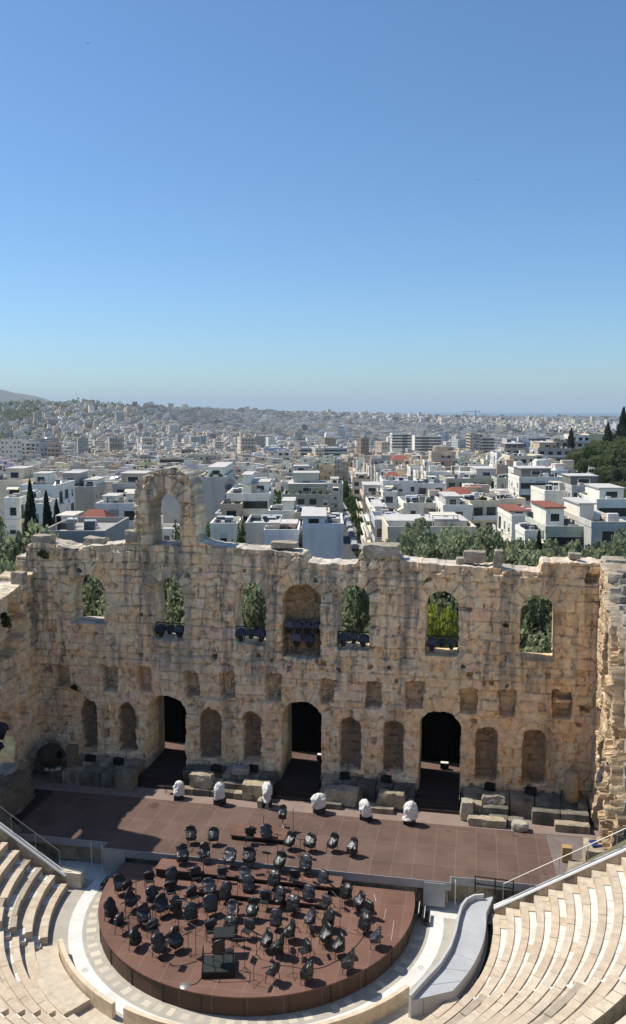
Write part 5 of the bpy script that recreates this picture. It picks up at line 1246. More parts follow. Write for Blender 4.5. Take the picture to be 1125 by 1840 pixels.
b = MB(); b.tint = (.75, .68, .52); b.add([(-.5, 0, .35), (.5, 0, .35), (.5, -1.5, -.25), (-.5, -1.5, -.25), (-.5, 0, .31), (.5, 0, .31), (.5, -1.5, -.29), (-.5, -1.5, -.29)], [(0, 3, 2, 1), (4, 5, 6, 7), (0, 1, 5, 4), (1, 2, 6, 5), (2, 3, 7, 6), (3, 0, 4, 7)]); AWNM = b.mesh('awning', M['awn'])
b = MB(); b.tube((0, 0, 0), (0, 0, 2.6), .03, 4)
for k in range(3): b.tube((-.5 + .1 * k, 0, 1.9 + .28 * k), (.5 - .1 * k, 0, 1.9 + .28 * k), .02, 4)
ANTM = b.mesh('antenna', M['steel'])
UNITS = []
for c in ((.7, .7, .7), (.05, .06, .08), (.22, .22, .22), (.5, .46, .38), (.6, .58, .54)):
    b = MB(); b.tint = c; b.bx(-.5, .5, -.5, .5, 0, 1); UNITS.append(b.mesh('roof_unit', M['plain']))
b = MB(); b.tint = (.6, .55, .45); b.bx(-.5, .5, -.5, .5, .96, 1.0)
for x in (-.48, .48):
    for y in (-.48, .48): b.bx(x - .015, x + .015, y - .015, y + .015, 0, .955)
PERG = b.mesh('pergola', M['awn'])
PLANTM = CROWN['plane'][1]
for k_ in WC: WC[k_] = tuple(min(.82, c * q * (1.16 if k_ != 'dark' else 1)) for c, q in zip(WC[k_], (1.04, 1.0, .91)))
FOOT = []; NB = 0
def building(label, pxl, pxr, ytop, d, col, front='win', side='win', depth=11, rot=0, roofcol=(.46, .45, .43), extras='', fh=3.1, cat='building', name='city_building', rooms=()):
    """front: win / bal / blank / band ; extras: letters a awnings, p planters, h heaters, t tiled roof, n antenna, f no parapet"""
    global NB
    r = random.Random(int(pxl * 13 + ytop)); pm = (pxl + pxr) / 2; c = ond(pm, 735, d); wd = (ond(pxr, ytop, d) - ond(pxl, ytop, d)).length
    zt = 24 + d * float(elev_t(ytop)); rz = SR + rot; ny = Vector((-math.sin(rz), math.cos(rz), 0)); cc = Vector((c.x, c.y, 0)) + ny * depth / 2
    zb = float(ground(cc.x, cc.y)) - 1.5; zb = min(zb, zt - 3.2); H = zt - zb; w2, d2 = wd / 2, depth / 2; tint = WC[col] if isinstance(col, str) else col
    FOOT.append((cc.x, cc.y, math.hypot(w2, d2), d, pxl, pxr, ytop))
    t = thing(name, label, cat, (cc.x, cc.y, zb), rz); NB += 1
    b = MB(); b.tint = tint; b.bx(-w2, w2, -d2, d2, 0, H); b.build('wall', M['plain'], t)
    if 't' in extras:
        b = MB(); e = .5; b.add([(-w2 - e, -d2 - e, H + .01), (w2 + e, -d2 - e, H + .01), (w2 + e, d2 + e, H + .01), (-w2 - e, d2 + e, H + .01), (-w2 * .45, 0, H + 2.2), (w2 * .45, 0, H + 2.2)], [(0, 3, 2, 1), (0, 1, 5, 4), (1, 2, 5), (2, 3, 4, 5), (3, 0, 4)]); b.build('roof', M['tile'], t)
    else:
        b = MB(); b.tint = roofcol; b.bx(-w2 + .22, w2 - .22, -d2 + .22, d2 - .22, H + .003, H + .08); b.build('roof', M['roof'], t)
        if 'f' not in extras:
            b = MB(); b.tint = tuple(q * 1.06 for q in tint); ph = .8
            b.bx(-w2 - .08, w2 + .08, -d2 - .08, -d2 + .2, H + .002, H + ph); b.bx(-w2 - .08, w2 + .08, d2 - .2, d2 + .08, H + .002, H + ph); b.bx(-w2 - .08, -w2 + .2, -d2 + .202, d2 - .202, H + .002, H + ph); b.bx(w2 - .2, w2 + .08, -d2 + .202, d2 - .202, H + .002, H + ph); b.build('parapet', M['plain'], t)
    if wd > 7 and front != 'blank' and r.random() < .6:      # a bay in another colour
        b = MB(); b.tint = r.choice([(.40, .35, .29), (.52, .48, .40), (.28, .28, .28), (.48, .34, .25), (.60, .58, .53)]); x0 = r.uniform(-.9, .4) * w2; b.bx(x0, x0 + r.uniform(.18, .32) * wd, -d2 - .03, -d2 - .001, 0, H - .3); b.build('facade_panel', M['plain'], t)
    if 't' not in extras and r.random() < .5:
        b = MB(); y_ = -d2 + .06; n_ = max(3, int(wd / 1.5))
        for k in range(n_ + 1): b.tube((-w2 + .1 + (wd - .2) * k / n_, y_, H + .78), (-w2 + .1 + (wd - .2) * k / n_, y_, H + 1.35), .025, 4)
        b.tube((-w2 + .1, y_, H + 1.35), (w2 - .1, y_, H + 1.35), .03, 4); b.build('roof_railing', M['steel'], t)
    nf = max(1, min(5, int((H - .6) / fh)))
    def face(kind, L, M4):
        n = max(1, int(L / 3.0)); st_ = L / n
        for f_ in range(nf):
            z = H - fh * (f_ + .5)
            if z < 1: break
            if f_ < 3 and r.random() < .7: o = link('string_course', BANDM, t); o.matrix_local = M4 @ Matrix.Translation((0, 0, z - fh * .5 + .25)) @ Matrix.Diagonal((L + .1, 1, 1, 1))
            if r.random() < .5: o = link('air_conditioner', ACM, t); o.matrix_local = M4 @ Matrix.Translation((r.uniform(-.4, .4) * L, 0, z - 1.05))
            if kind == 'band':
                b = MB(); b.bx(-L / 2 + .4, L / 2 - .4, -.05, -.002, -.75, .75); o = b.build('window', M['glass'], t); o.matrix_local = M4 @ Matrix.Translation((0, 0, z)); continue
            if kind == 'bal':
                o = link('balcony', balm(tuple(round(q * 1.08, 3) for q in tint), r.choice(['whitemetal', 'blackmetal', 'plain']) if False else ('plain' if f_ % 2 else 'whitemetal')), t); o.matrix_local = M4 @ Matrix.Translation((0, 0, z - fh * .5 + .1)) @ Matrix.Diagonal((L * r.choice([.94, .94, .6]), 1, 1, 1))
                if 'a' in extras and r.random() < .6: o = link('awning', AWNM, t); o.matrix_local = M4 @ Matrix.Translation((r.uniform(-.2, .2) * L, -.01, z + .9)) @ Matrix.Diagonal((min(L * .4, 4), 1, 1.2, 1))
            for i in range(n):
                if kind != 'bal' and r.random() < .12: continue
                if kind == 'win' and r.random() < .30:
                    xx = -L / 2 + st_ * (i + .5); o = link('balcony_door', DOORM, t); o.matrix_local = M4 @ Matrix.Translation((xx, 0, z - .1)); o = link('balcony', balm(tuple(round(q * 1.05, 3) for q in tint), r.choice(['whitemetal', 'plain'])), t); o.matrix_local = M4 @ Matrix.Translation((xx, 0, z - fh * .5 + .12)) @ Matrix.Diagonal((min(st_ * .9, 2.6), .8, 1, 1))
                    if r.random() < .35: o = link('awning', AWNM, t); o.matrix_local = M4 @ Matrix.Translation((xx, -.01, z + .9)) @ Matrix.Diagonal((2.3, .8, 1, 1))
                    continue
                o = link('balcony_door' if kind == 'bal' else 'window', DOORM if kind == 'bal' else r.choice(WINS), t); o.matrix_local = M4 @ Matrix.Translation((-L / 2 + st_ * (i + .5) + r.uniform(-.25, .25), 0, z + (-.1 if kind == 'bal' else 0)))
    if front != 'blank': face(front, wd, Matrix.Translation((0, -d2, 0)))
    if side != 'blank':
        right = pm < 600      # the side seen from the theatre
        face(side, depth, Matrix.Translation((w2 if right else -w2, 0, 0)) @ Matrix.Rotation(math.pi / 2 if right else -math.pi / 2, 4, 'Z'))
    for (fx0, fx1, hh, fy, cl) in rooms:     # roof rooms
        b = MB(); b.tint = WC[cl] if isinstance(cl, str) else cl; x0, x1 = -w2 + wd * fx0, -w2 + wd * fx1; y0 = -d2 + depth * fy; b.bx(x0, x1, y0, d2 - .4, H + .085, H + hh); b.cur = 1; b.tint = (.52, .49, .45); b.bx(x0 - .25, x1 + .25, y0 - .25, d2 - .15, H + hh + .002, H + hh + .2); o = b.build('roof_room', [M['plain'], M['tile'] if 'r' in extras else M['plain']], t)
        if x1 - x0 > 2.2: q = link('window', WINM, o, ((x0 + x1) / 2, y0, H + hh * .55)); q.scale = (min(2.2, (x1 - x0) / 2.2), 1, .8)
    if 't' not in extras:
        for k in range(r.randint(2, 4)): o = link('solar_heater', HEATM, t, (r.uniform(-.8, .8) * w2, r.uniform(-.2, .8) * d2, H + .1), r.uniform(-.5, .5)); o.scale = (1.1,) * 3
    if 't' not in extras:
        for k in range(r.randint(3, 7)):
            o = link('roof_unit', r.choice(UNITS), t, (r.uniform(-.85, .85) * w2, r.uniform(-.8, .9) * d2, H + .085), r.choice([0, 0, .2])); o.scale = (r.uniform(.5, 1.6), r.uniform(.5, 1.2), r.uniform(.5, 1.5))
        if r.random() < .4 and wd > 7: o = link('pergola', PERG, t, (r.uniform(-.4, .4) * w2, -d2 * .35, H + .085)); o.scale = (wd * .3, depth * .35, 2.3)
    if 'n' in extras:
        for k in range(2): link('antenna', ANTM, t, (r.uniform(-.8, .8) * w2, r.uniform(-.5, .8) * d2, H + .08), r.uniform(0, 3))
    if 'p' in extras:
        m_ = max(2, int(wd / 1.8))
        for k in range(m_): o = link('planter', PLANTM, t, (-w2 + wd * (k + .5) / m_, -d2 + .6 + r.uniform(0, .6), H + .3), r.uniform(0, 6)); o.scale = (r.uniform(.7, 1.1), .7, r.uniform(.9, 1.9))
    return t
B = building
# ---- left of the tall arch
B('tall cream block at the left frame edge with small windows', -30, 37, 862, 175, 'cream', extras='h', rooms=((.3, .8, 2.6, .4, 'cream'),))
B('bluish white block behind the dark cypresses', 30, 100, 872, 168, 'bluewhite', extras='hn', rooms=((.1, .5, 2.4, .5, 'white'),))
B('broad blank concrete block with few windows at its left', 99, 165, 876, 182, 'concrete', front='blank', side='win', extras='hn', rooms=((.0, .45, 3.2, .3, 'concrete'), (.6, .95, 1.8, .3, 'white')))
B('long low white block with wide window left of the tall arch', 150, 212, 862, 265, 'white', extras='h', front='band')
B('grey block with a striped awning terrace left of the tall arch', 198, 262, 872, 190, 'grey', front='bal', extras='a', rooms=((.15, .85, 2.6, .3, 'tan'),))
B('low bluish white house with four square windows left of the arch', 166, 250, 908, 148, 'bluewhite', extras='h', depth=9, rooms=((.05, .35, 1.5, .4, 'white'), (.55, .8, 1.8, .5, 'white')))
B('red tiled low house behind the left wall end', 122, 186, 940, 130, 'tan', extras='t', depth=8)
B('long low flat grey roofed building just beyond the left wall', 62, 182, 957, 104, (.33, .31, .28), front='win', side='blank', depth=13, roofcol=(.36, .34, .31))
B('plain grey block seen through the opening of the tall arch', 288, 328, 886, 178, 'grey', front='blank', side='bal', extras='a', rooms=((.3, .95, 2.2, .3, 'white'),))
B('tall balconied block right of the tall arch, side in shade', 352, 402, 862, 205, 'grey', front='blank', side='bal', depth=26, extras='ap', rooms=((.3, .9, 2.6, .2, 'white'),))
B('cream balconied block end right of the arch', 394, 431, 912, 168, 'tan', front='bal', side='bal', extras='a')
B('low white house with garden left of the blank grey wall', 375, 425, 948, 132, 'white', depth=8, front='win')
B('white building at left with flat roof under the hills', 0, 28, 893, 150, 'white')
B('small white roofs behind the cypresses', 36, 72, 905, 142, 'white', depth=8, extras='h')
# ---- centre
B('white modern house with a square stair tower left of the street', 406, 483, 893, 172, 'white', front='band', side='win', depth=12, extras='', rooms=((.35, .55, 4.2, .2, 'white'), (.55, .95, 2.6, .35, 'white')))
B('low grey house with a small window in front of the street end', 440, 500, 948, 131, 'grey', front='win', side='blank', depth=10)
B('blank pale grey wall house with roof terrace', 474, 535, 961, 126, (.74, .725, .70), front='blank', side='blank', depth=10, roofcol=(.45, .28, .2), rooms=((.1, .9, .9, .5, 'tan'),))
B('tall blank bluish grey house right beside the street', 544, 617, 950, 124, (.72, .715, .70), front='blank', side='win', depth=11, rooms=((.0, .55, 1.7, .0, (.72, .715, .70)),))
B('narrow grey link building between the two blank walls', 530, 548, 966, 131, 'grey', front='win', side='blank', depth=8)
B('low white roofs behind the blank walls', 482, 532, 925, 160, 'white', extras='h', depth=9, rooms=((.5, .9, 2.3, .2, 'white'),))
B('small house with a yellow awning behind the blank walls', 530, 592, 928, 158, 'beige', front='bal', extras='a', depth=8)
B('olive grey block with dark terrace and railing left of the street', 509, 594, 893, 232, 'olive', front='win', side='win', depth=14, extras='p', rooms=((.1, .9, 3.2, .2, 'olive'), (.2, .75, 6.0, .45, 'green')))
B('greenish terraced block behind the olive grey one', 516, 570, 852, 310, 'green', front='bal', rooms=((.2, .7, 2.6, .3, 'grey'),), extras='p')
B('blue-grey house at the far left end of the street', 590, 617, 872, 330, 'bluewhite', rooms=((.2, .7, 2.3, .2, 'white'),))
B('long glazed grey hall across the middle distance', 540, 624, 806, 690, (.50, .51, .52), front='band', side='blank', depth=30)
B('pale blue hall left of the long glazed one', 474, 510, 806, 720, (.48, .56, .64), front='blank', side='blank', depth=30)
B('white and dark striped balcony block left of the glazed hall', 497, 522, 812, 520, 'white', front='bal', depth=15)
B('cream block with green roof garden right of the street', 654, 692, 894, 236, 'beige', front='bal', side='bal', depth=18, extras='p', rooms=((.1, .9, 2.8, .4, 'grey'),))
B('first balconied block on the right of the street', 677, 706, 938, 158, 'cream', front='bal', side='bal', depth=18, extras='ah', rooms=((.1, .6, 2.2, .3, 'white'),))
B('second balconied block on the right of the street', 668, 696, 916, 185, 'white', front='bal', side='bal', depth=20, extras='ap')
B('low cream block at the far right end of the street', 634, 668, 864, 345, 'cream', front='bal', extras='p', rooms=((.2, .8, 2.5, .3, 'beige'),))
B('dark glass fronted house above the olive trees', 676, 726, 941, 150, (.50, .51, .52), front='band', side='band', depth=12)
B('cream villa with balustrade behind the olive trees', 700, 860, 953, 136, 'cream', front='win', side='blank', depth=13, extras='', rooms=((.02, .95, 1.0, .35, 'white'),))
B('low white terrace house with roof plants behind the cream villa', 728, 802, 909, 178, 'white', front='win', extras='ph', depth=13)
B('pale blue corner house with few windows right of the street', 690, 752, 868, 232, 'bluewhite', front='win', side='win', depth=13, extras='n')
B('pale blue house with balconies, right neighbour of the corner house', 750, 803, 872, 236, 'bluewhite', front='bal', side='blank', depth=13)
B('white house with wide terrace left of the pale blue corner house', 690, 715, 888, 222, 'white', front='bal', depth=8)
# ---- right
B('wide olive grey block with long balconies', 804, 901, 862, 262, 'olive', front='bal', side='blank', depth=15, rooms=((.6, .98, 3.4, .2, 'grey'),))
B('grey-green block beside the wide balconied one', 896, 938, 860, 258, 'green', front='win', side='win', depth=13, extras='p')
B('red tiled house in front of the olive grey block', 806, 862, 893, 205, 'cream', extras='t', depth=12, front='win')
B('white house with glazed roof room among the cream row', 800, 853, 912, 165, 'white', front='win', extras='h', rooms=((.1, .6, 2.2, .1, 'grey'),), depth=10)
B('cream terraced row with small balconies, the nearest part', 846, 905, 903, 170, 'cream', front='bal', side='win', depth=12, extras='p', rot=.25)
B('cream terraced row with small balconies, the farther part', 890, 952, 898, 192, 'cream', front='bal', side='win', depth=12, rot=.25, extras='h')
B('modern white block with dark window bands on the right', 936, 1018, 858, 226, 'white', front='band', side='win', depth=13, rooms=((.12, .8, 2.6, .3, 'dark'),))
B('large blank white wall house beside the modern white block', 983, 1048, 882, 190, 'white', front='blank', side='blank', depth=12, extras='n')
B('house with two big cream awnings on its roof terrace', 1032, 1092, 872, 188, 'grey', front='band', depth=10, extras='', rooms=((.1, .95, 2.4, .35, 'dark'),))
B('low house with red roof sheds on the right', 925, 995, 928, 142, 'white', extras='r', depth=11, rooms=((.0, .45, 1.2, .1, 'white'), (.5, .95, .9, .3, 'white')))
B('small white annex with a red door under the red roof house', 950, 990, 955, 126, 'white', depth=6)
B('pale green block with a big glazed balcony on the right', 987, 1068, 946, 126, 'green', front='band', side='blank', depth=12, extras='r', rooms=((.12, .55, 3.0, .25, 'white'),))
B('brown roofed block with dark balconies at the right edge', 1070, 1140, 936, 124, 'grey', front='bal', side='blank', depth=14, roofcol=(.35, .24, .13), rooms=((.0, .4, 2.6, .4, 'white'),))
B('white house with a pergola at the right edge', 1078, 1140, 895, 158, 'white', front='band', depth=11, rooms=((.2, .95, 2.4, .2, 'white'),))
B('cream block with tilted awnings on the right slope', 918, 968, 820, 330, 'cream', front='bal', extras='a', depth=14)
B('grey brick block on the right slope', 950, 1002, 826, 345, 'concrete', front='blank', side='win', depth=14, rooms=((.3, .7, 2.0, .3, 'white'),))
B('dark brown roofed block left of the right slope', 908, 950, 806, 420, 'concrete', front='bal', roofcol=(.2, .1, .07), depth=15, rooms=((.1, .9, 2.6, .2, 'dark'),))
B('narrow bluish white block left of the awning block', 895, 920, 816, 360, 'bluewhite', depth=14)
B('grey terrace house with planted balconies below the pine hill', 968, 1030, 806, 380, 'concrete', front='bal', extras='p', depth=15, rooms=((.1, .6, 3.0, .2, 'tan'),))
B('house with a red brown roof under the hill top', 996, 1040, 792, 440, 'tan', front='bal', extras='p', depth=14, roofcol=(.3, .12, .08))
B('white balconied block on the hill side near the frame edge', 1028, 1062, 782, 460, 'white', front='bal', depth=14, roofcol=(.25, .09, .07))
B('yellow block beside the white hillside one', 1060, 1088, 780, 465, 'yellow', front='blank', side='win', depth=12)
B('dark grey flat roofed house in the middle right', 826, 874, 836, 420, 'grey', front='band', depth=14)
B('blue glass office block far on the right', 942, 1000, 786, 900, (.22, .27, .36), front='band', side='blank', depth=30)
B('pale office slab left of the blue glass block', 912, 950, 788, 930, 'grey', front='band', side='blank', depth=25)
B('tall grey slab block far right of centre', 846, 868, 780, 880, 'tan', front='win', side='band', depth=25)
B('grey office block beside the tall slab', 866, 890, 786, 880, 'grey', front='band', depth=20)
B('long white office block right of centre in the distance', 746, 795, 784, 900, 'white', front='band', side='blank', depth=25)
B('white stepped block left of the long white office', 705, 740, 780, 930, 'white', front='band', depth=25)
B('brown-grey broad block far on the left', 48, 88, 787, 700, (.38, .33, .31), front='blank', side='blank', depth=25)
B('white terraced block joined to the broad brown-grey one', 33, 62, 793, 690, 'white', front='bal', depth=18)
B('long cream building with flat roofs behind the arch', 284, 330, 822, 470, 'cream', front='band', side='blank', depth=16)
B('second long cream building right behind the arch', 326, 396, 818, 480, 'cream', front='win', side='blank', depth=16, extras='h')
B('red roofed house among far blocks right of the street', 706, 736, 826, 430, 'cream', extras='t', depth=12)
B('red roofed low house above the pale blue corner house', 694, 722, 860, 300, 'cream', extras='t', depth=10)

# ---- ordinary blocks filling the near quarters: each its own object
class CB:
    def __init__(s): s.V = []; s.Q = []; s.M = []; s.T = []; s.UV = []
    def box(s, c, d, rz, tint, mi=0, roof=(.45, .44, .42), uo=0, H0=0):
        cs, sn = math.cos(rz), math.sin(rz); x, y = d[0] / 2, d[1] / 2; o = len(s.V)
        for z in (c[2], c[2] + d[2]):
            for a, b_ in ((-x, -y), (x, -y), (x, y), (-x, y)): s.V.append((c[0] + a * cs - b_ * sn, c[1] + a * sn + b_ * cs, z)); s.T.append(tint)
        for i in range(4):
            j = (i + 1) % 4; L = d[0] if i % 2 == 0 else d[1]; s.Q.append((o + i, o + j, o + 4 + j, o + 4 + i)); s.M.append(mi); s.UV += [(uo, H0), (uo + L, H0), (uo + L, H0 + d[2]), (uo, H0 + d[2])]
        p = len(s.V); s.V += s.V[o + 4:o + 8]; s.T += [roof] * 4; s.Q.append((p, p + 1, p + 2, p + 3)); s.M.append(2); s.UV += [(0, 0)] * 4
    def mesh(s, name): return npmesh(name, s.V, s.Q, [M['facade'], M['plain'], M['roof']], mi=s.M, tint=np.array(s.T), uv=s.UV)
TINTS = [(.64, .63, .60), (.60, .57, .50), (.56, .50, .41), (.50, .49, .47), (.66, .65, .62), (.58, .54, .46), (.46, .40, .33), (.60, .55, .50), (.55, .58, .62), (.52, .41, .33), (.62, .52, .36), (.40, .39, .38)]
TINTS = [tuple(min(.84, c * 1.2 * q) for c, q in zip(t, (1.04, 1.0, .91))) for t in TINTS]
TN_ = ['white', 'pale cream', 'beige', 'light grey', 'bright white', 'cream', 'tan', 'pinkish cream', 'bluish white', 'terracotta', 'ochre', 'grey']
def block(cb, r, x, y, zb, w_, d_, H, rz, tint, detail):
    rf = r.choice([(.42, .41, .40), (.50, .49, .47), (.36, .35, .34), (.30, .27, .25), (.55, .54, .52), (.38, .28, .22)]); uo = r.uniform(0, 50)
    cb.box((x, y, zb), (w_, d_, H), rz, tint, 0, rf, uo, -H % 3.1)
    cs, sn = math.cos(rz), math.sin(rz); P = lambda a, b_: (x + a * cs - b_ * sn, y + a * sn + b_ * cs)
    for k in range(r.choice([0, 1, 1, 2])):
        a, b_ = r.uniform(-.3, .3) * w_, r.uniform(-.15, .3) * d_; q = P(a, b_); cb.box((*q, zb + H), (r.uniform(.25, .55) * w_, r.uniform(.25, .5) * d_, r.uniform(2, 3.2)), rz, r.choice(TINTS) if r.random() < .3 else tint, 1 if r.random() < .5 else 0, rf, uo)
    if detail:
        e = .18; t2 = tuple(c * 1.08 for c in tint)
        for a, b_, ww, dd in ((0, -d_ / 2, w_ + .2, e), (0, d_ / 2, w_ + .2, e), (-w_ / 2, 0, e, d_), (w_ / 2, 0, e, d_)): q = P(a, b_); cb.box((*q, zb + H - .05), (ww, dd, .85), rz, t2, 1, t2)
        if r.random() < .65:      # balcony slabs and rails
            for f_ in range(min(5, int(H / 3.1))):
                z = zb + H - 3.1 * (f_ + 1); q = P(0, -d_ / 2 - .62); cb.box((*q, z), (w_ * .93, 1.2, .18), rz, t2, 1, t2); q = P(0, -d_ / 2 - 1.2); cb.box((*q, z + .2), (w_ * .93, .06, .8), rz, r.choice([t2, (.2, .2, .2), (.5, .5, .5)]), 1, t2)
                if r.random() < .3: q = P(r.uniform(-.2, .2) * w_, -d_ / 2 - .8); cb.box((*q, z + 2.3), (w_ * .4, 1.5, .08), rz, (.7, .62, .45), 1, (.72, .66, .52))
        for k in range(r.randint(1, 5)):
            q = P(r.uniform(-.42, .42) * w_, r.uniform(-.42, .42) * d_); c = r.choice([(.7, .7, .7), (.06, .07, .09), (.25, .25, .25), (.6, .58, .5)]); cb.box((*q, zb + H + .0), (r.uniform(.6, 1.8), r.uniform(.5, 1.4), r.uniform(.5, 1.3)), rz, c, 1, c)
        if r.random() < .35: q = P(r.uniform(-.3, .3) * w_, -d_ * .2); cb.box((*q, zb + H + 2.2), (w_ * .4, d_ * .3, .12), rz, (.6, .56, .5), 1, r.choice([(.62, .6, .55), (.5, .2, .13), (.6, .5, .35)]))
r = random.Random(77); cand = []; SIDE = []
for i in range(-46, 47):
    for j in range(0, 64):
        s = -70 + j * 11.2 + (i % 3) * 2; o = i * 12.2 + (8 if i >= 1 else -4); x, y = S1.x + SD.x * s + SN.x * o, S1.y + SD.y * s + SN.y * o
        px, d = colrow(x, y); px = float(px); d = float(d)
        if d < 165 or d > 640 or px < -160 or px > 1290: continue
        if -8.5 < o - 0 < 14 and s < 330 and abs(o - 0) < 13: continue
        if j % 7 == 5: SIDE.append((x, y, d, px)); continue
        if (x - HC.x) ** 2 + (y - HC.y) ** 2 < 118 ** 2 and px > 1000: continue
        if (x - HC2.x) ** 2 + (y - HC2.y) ** 2 < 105 ** 2 and px > 1012: continue
        if any((x - f_[0]) ** 2 + (y - f_[1]) ** 2 < (f_[2] * .85 + 4.5) ** 2 for f_ in FOOT): continue
        cand.append((d, px, x, y))
cand.sort(); picked = cand[:300 - NB]; rest = cand[300 - NB:]
def fit_height(px, wpx, d, zb, H):
    """keep a filler block from standing in front of a surveyed building behind it"""
    for f_ in FOOT:
        if f_[3] > d + 4 and f_[4] - wpx < px < f_[5] + wpx:
            lim = 24 + d * float(elev_t(f_[6] + min(26, 5200 / f_[3]))); H = min(H, lim - zb)
    return H
lm = sorted([(o['label'], o.location) for o in C.objects if o.name.startswith('city_building')], key=lambda q: q[0]); lmc = {}
for d, px, x, y in picked:
    g = float(ground(x, y)) - 1; w_, d_ = r.uniform(6.2, 10.6), r.uniform(6, 9.6); H = fit_height(px, w_ * .6 * FPX / d, d, g, r.uniform(11, 20) if d > 230 else r.uniform(8, 15))
    ti = r.randrange(len(TINTS)); k = r.uniform(.85, 1.05)
    if H < 3.5: H = 3.5
    cb = CB(); block(cb, r, 0, 0, 0, w_, d_, H, 0, tuple(c * k for c in TINTS[ti]), True)
    best = min(lm, key=lambda q: (q[1].x - x) ** 2 + (q[1].y - y) ** 2); n_ = lmc[best[0]] = lmc.get(best[0], 0) + 1
    short = best[0].split(' with ')[0].split(' seen ')[0].split(',')[0]; short = ' '.join(short.split()[:7])
    o = link('city_block', cb.mesh('city_block'), None, (x, y, g), SR + r.uniform(-.05, .05))
    tag(o, '%s flat block, %s nearest around the %s' % (TN_[ti], POSN[n_ - 1] if n_ <= len(POSN) else 'last', short), 'building', 'ordinary city blocks')
SIDE.sort(key=lambda q: q[2]); nside = 0
for x, y, d, px in SIDE:
    if d > 480 or r.random() < .35 or any((x - f_[0]) ** 2 + (y - f_[1]) ** 2 < (f_[2] * .8 + 3) ** 2 for f_ in FOOT): continue
    g = float(ground(x, y)); h = r.uniform(5, 8.5); _, yt = proj((x, y, g + h)); tree('plane', x, y, g - .2, h, r.uniform(2.4, 3.8), 'small leafy tree in a side street between the city blocks', 'leafy_tree', 'trees in the side streets', .2); nside += 1
# ---- the endless city beyond: nobody could count it
cb = CB()
for d, px, x, y in rest:
    g = float(ground(x, y)) - 1; H = fit_height(px, 8, d, g, r.uniform(11, 19))
    if H > 4: block(cb, r, x, y, g, r.uniform(6.2, 10.6), r.uniform(6, 9.6), H, SR, tuple(c * r.uniform(.85, 1.05) for c in TINTS[r.randrange(len(TINTS))]), True)
d = 600.0; nfar = 0
GREEN = []
while d < 5200:
    step = 13.5 + (d - 600) / 4600 * 19; a = R_(-27); rowrot = r.uniform(-.15, .15)
    while a < R_(27):
        a += step * r.uniform(.8, 1.25) / d
        x, y = pol(a, d + r.uniform(-.4, .4) * step); x = float(x); y = float(y); px, dd = colrow(x, y); px = float(px); dd = float(dd)
        if px > 1010 and dd < 560: continue
        n_ = float(fbm(np.array(x / 420.), np.array(y / 420.), 8, 2)); hill = px < 260 and 2050 < dd < 2800
        if (hill and r.random() < (.30 if px < 75 else .05)) or (n_ > .68 and r.random() < .5) or r.random() < .03: GREEN.append((x, y)); continue
        g = float(ground(x, y)) - 2; dist_ = max(1, d / 1500)
        H = r.uniform(10, 21) * (1 if not hill else .55); H += 14 * (r.random() < .022); w_ = r.uniform(.55, .98) * step; dp = r.uniform(.5, .85) * step
        H = fit_height(px, 4, dd, g, H)
        if H < 4: continue
        rot = SR + .5 * math.sin(x / 300. + y / 410.) + rowrot * .3; t_ = TINTS[r.randrange(len(TINTS))]; k = r.choice([r.uniform(.45, .7), r.uniform(.7, 1.15), r.uniform(.8, 1.15)])
        block(cb, r, x, y, g, w_, dp, H, rot, tuple(c * k for c in t_), d < 1000); nfar += 1
    d += step * .95
tag(link('far_city', cb.mesh('far_city')), 'endless pale apartment blocks of the city fading to the horizon', 'city', None, 'stuff')
# green patches between far blocks: one mass of small crowns
rs = np.random.RandomState(3); gx = np.array(GREEN); gz = ground(gx[:, 0], gx[:, 1]); gd = np.hypot(gx[:, 0] - CAMP.x, gx[:, 1]); per = 26; n = len(gx)
P = np.repeat(np.stack([gx[:, 0], gx[:, 1], gz], 1), per, 0); sc = np.repeat(np.clip(5 + gd / 800, 5, 9), per)[:, None]
off = rs.normal(size=(n * per, 3)) * np.array((1.0, 1.0, .45)); P = P + off * sc + np.array((0, 0, 1)) * sc * 1.0
ax = rs.normal(size=(n * per, 3)); ax /= np.linalg.norm(ax, axis=1)[:, None]; bx = np.cross(ax, rs.normal(size=(n * per, 3))); bx /= np.linalg.norm(bx, axis=1)[:, None]; ls = sc * rs.uniform(.18, .42, (n * per, 1))
V = np.stack([P - ax * ls, P + bx * ls, P + ax * ls, P - bx * ls], 1).reshape(-1, 3)
tag(link('far_trees', npmesh('far_trees', V, np.arange(len(V)).reshape(-1, 4), M['pine'], tint=np.repeat(rs.uniform(.7, 1.4, (n * per, 1)) * np.ones((1, 3)), 4, 0))), 'dark green trees scattered between the far blocks and on the left hill', 'trees', None, 'stuff')
# dry slope on the left hill
V = []; Q = []
for k, (px, d, s) in enumerate(((80, 2250, 46), (95, 2150, 40), (112, 2230, 34))):
    p = ond(px, 735, d); o = len(V); m = 12
    for i in range(m):
        for j in range(m): xx, yy = p.x + (i / (m - 1) - .5) * s * 1.6, p.y + (j / (m - 1) - .5) * s * 3; V.append((xx, yy, float(ground(xx, yy)) + 2.5))
    Q += [(o + i * m + j, o + (i + 1) * m + j, o + (i + 1) * m + j + 1, o + i * m + j + 1) for i in range(m - 1) for j in range(m - 1)]
tag(link('dry_field', npmesh('dry_field', V, Q, M['drygrass'], smooth=True)), kind='structure')
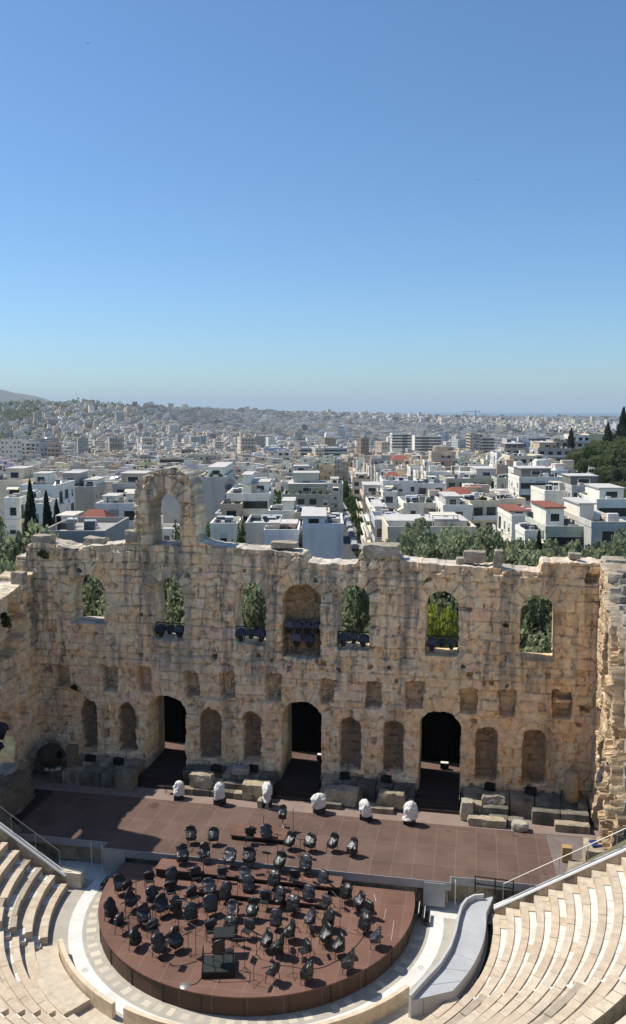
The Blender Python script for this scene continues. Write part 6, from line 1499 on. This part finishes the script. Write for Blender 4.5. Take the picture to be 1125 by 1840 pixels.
# tower crane on the horizon
p = ond(855, 735, 2600); g = float(ground(p.x, p.y)); t = thing('tower_crane', 'tiny tower crane standing against the sky on the right horizon', 'crane', (p.x, p.y, g), YAW)
zt = 24 + 2600 * float(elev_t(739)) - g
b = MB(); b.bx(-.9, .9, -.9, .9, 0, zt + 4); b.build('mast', M['steel'], t); b = MB(); b.bx(-38, 12, -.6, .6, zt - 1, zt + .3); b.build('jib', M['steel'], t); b = MB(); b.bx(9, 13, -.9, .9, zt - 3.2, zt - 1.01); b.build('counterweight', M['steel'], t)
# two birds high in the sky
for px, py, lab in ((859, 323, 'dark bird gliding high in the right sky'), (158, 78, 'small bird far up in the upper left sky')):
    p = CAMP + ray(px, py).normalized() * 150; t = thing('bird', lab, 'bird', p, .4); t.scale = (.6, .6, .6); s = .45
    b = MB(); b.smooth = True; b.lathe([(0, -.3), (.05, -.2), (.07, 0), (.04, .2), (.0, .34)], (0, 0, 0), 8); o = b.build('body', M['blackmetal'], t); o.rotation_euler = (R_(90), 0, 0)
    for sx in (-1, 1): b = MB(); b.add([(sx * .04, .1, .03), (sx * .04, -.12, .03), (sx * .35, -.08, .14), (sx * .62, -.12, .05), (sx * .35, .08, .14), (sx * .04, .1, .01), (sx * .04, -.12, .01), (sx * .35, -.08, .12), (sx * .62, -.12, .03), (sx * .35, .08, .12)], [(0, 1, 2, 4), (4, 2, 3), (9, 7, 6, 5), (8, 7, 9)]); b.build('wing', M['blackmetal'], t)
# ================================================================== HAZE
hm = bpy.data.materials.new('haze'); hm.use_nodes = True; N = hm.node_tree.nodes; L = hm.node_tree.links; N.remove(N['Principled BSDF'])
pv = N.new('ShaderNodeVolumePrincipled'); pv.inputs['Color'].default_value = (.72, .88, 1.0, 1); pv.inputs['Density'].default_value = 6e-5; pv.inputs['Anisotropy'].default_value = 0.0
L.new(pv.outputs[0], N['Material Output'].inputs['Volume'])
b = MB(); b.bx(-30000, 30000, -120, 36000, -105, 330); tag(b.build('haze', hm), 'thin blue summer haze over the city', 'haze', None, 'stuff')
print('NB', NB, 'picked', len(picked), 'rest', len(rest), 'far', nfar, 'green', len(GREEN), 'stands', ns, 'pines', cnt)
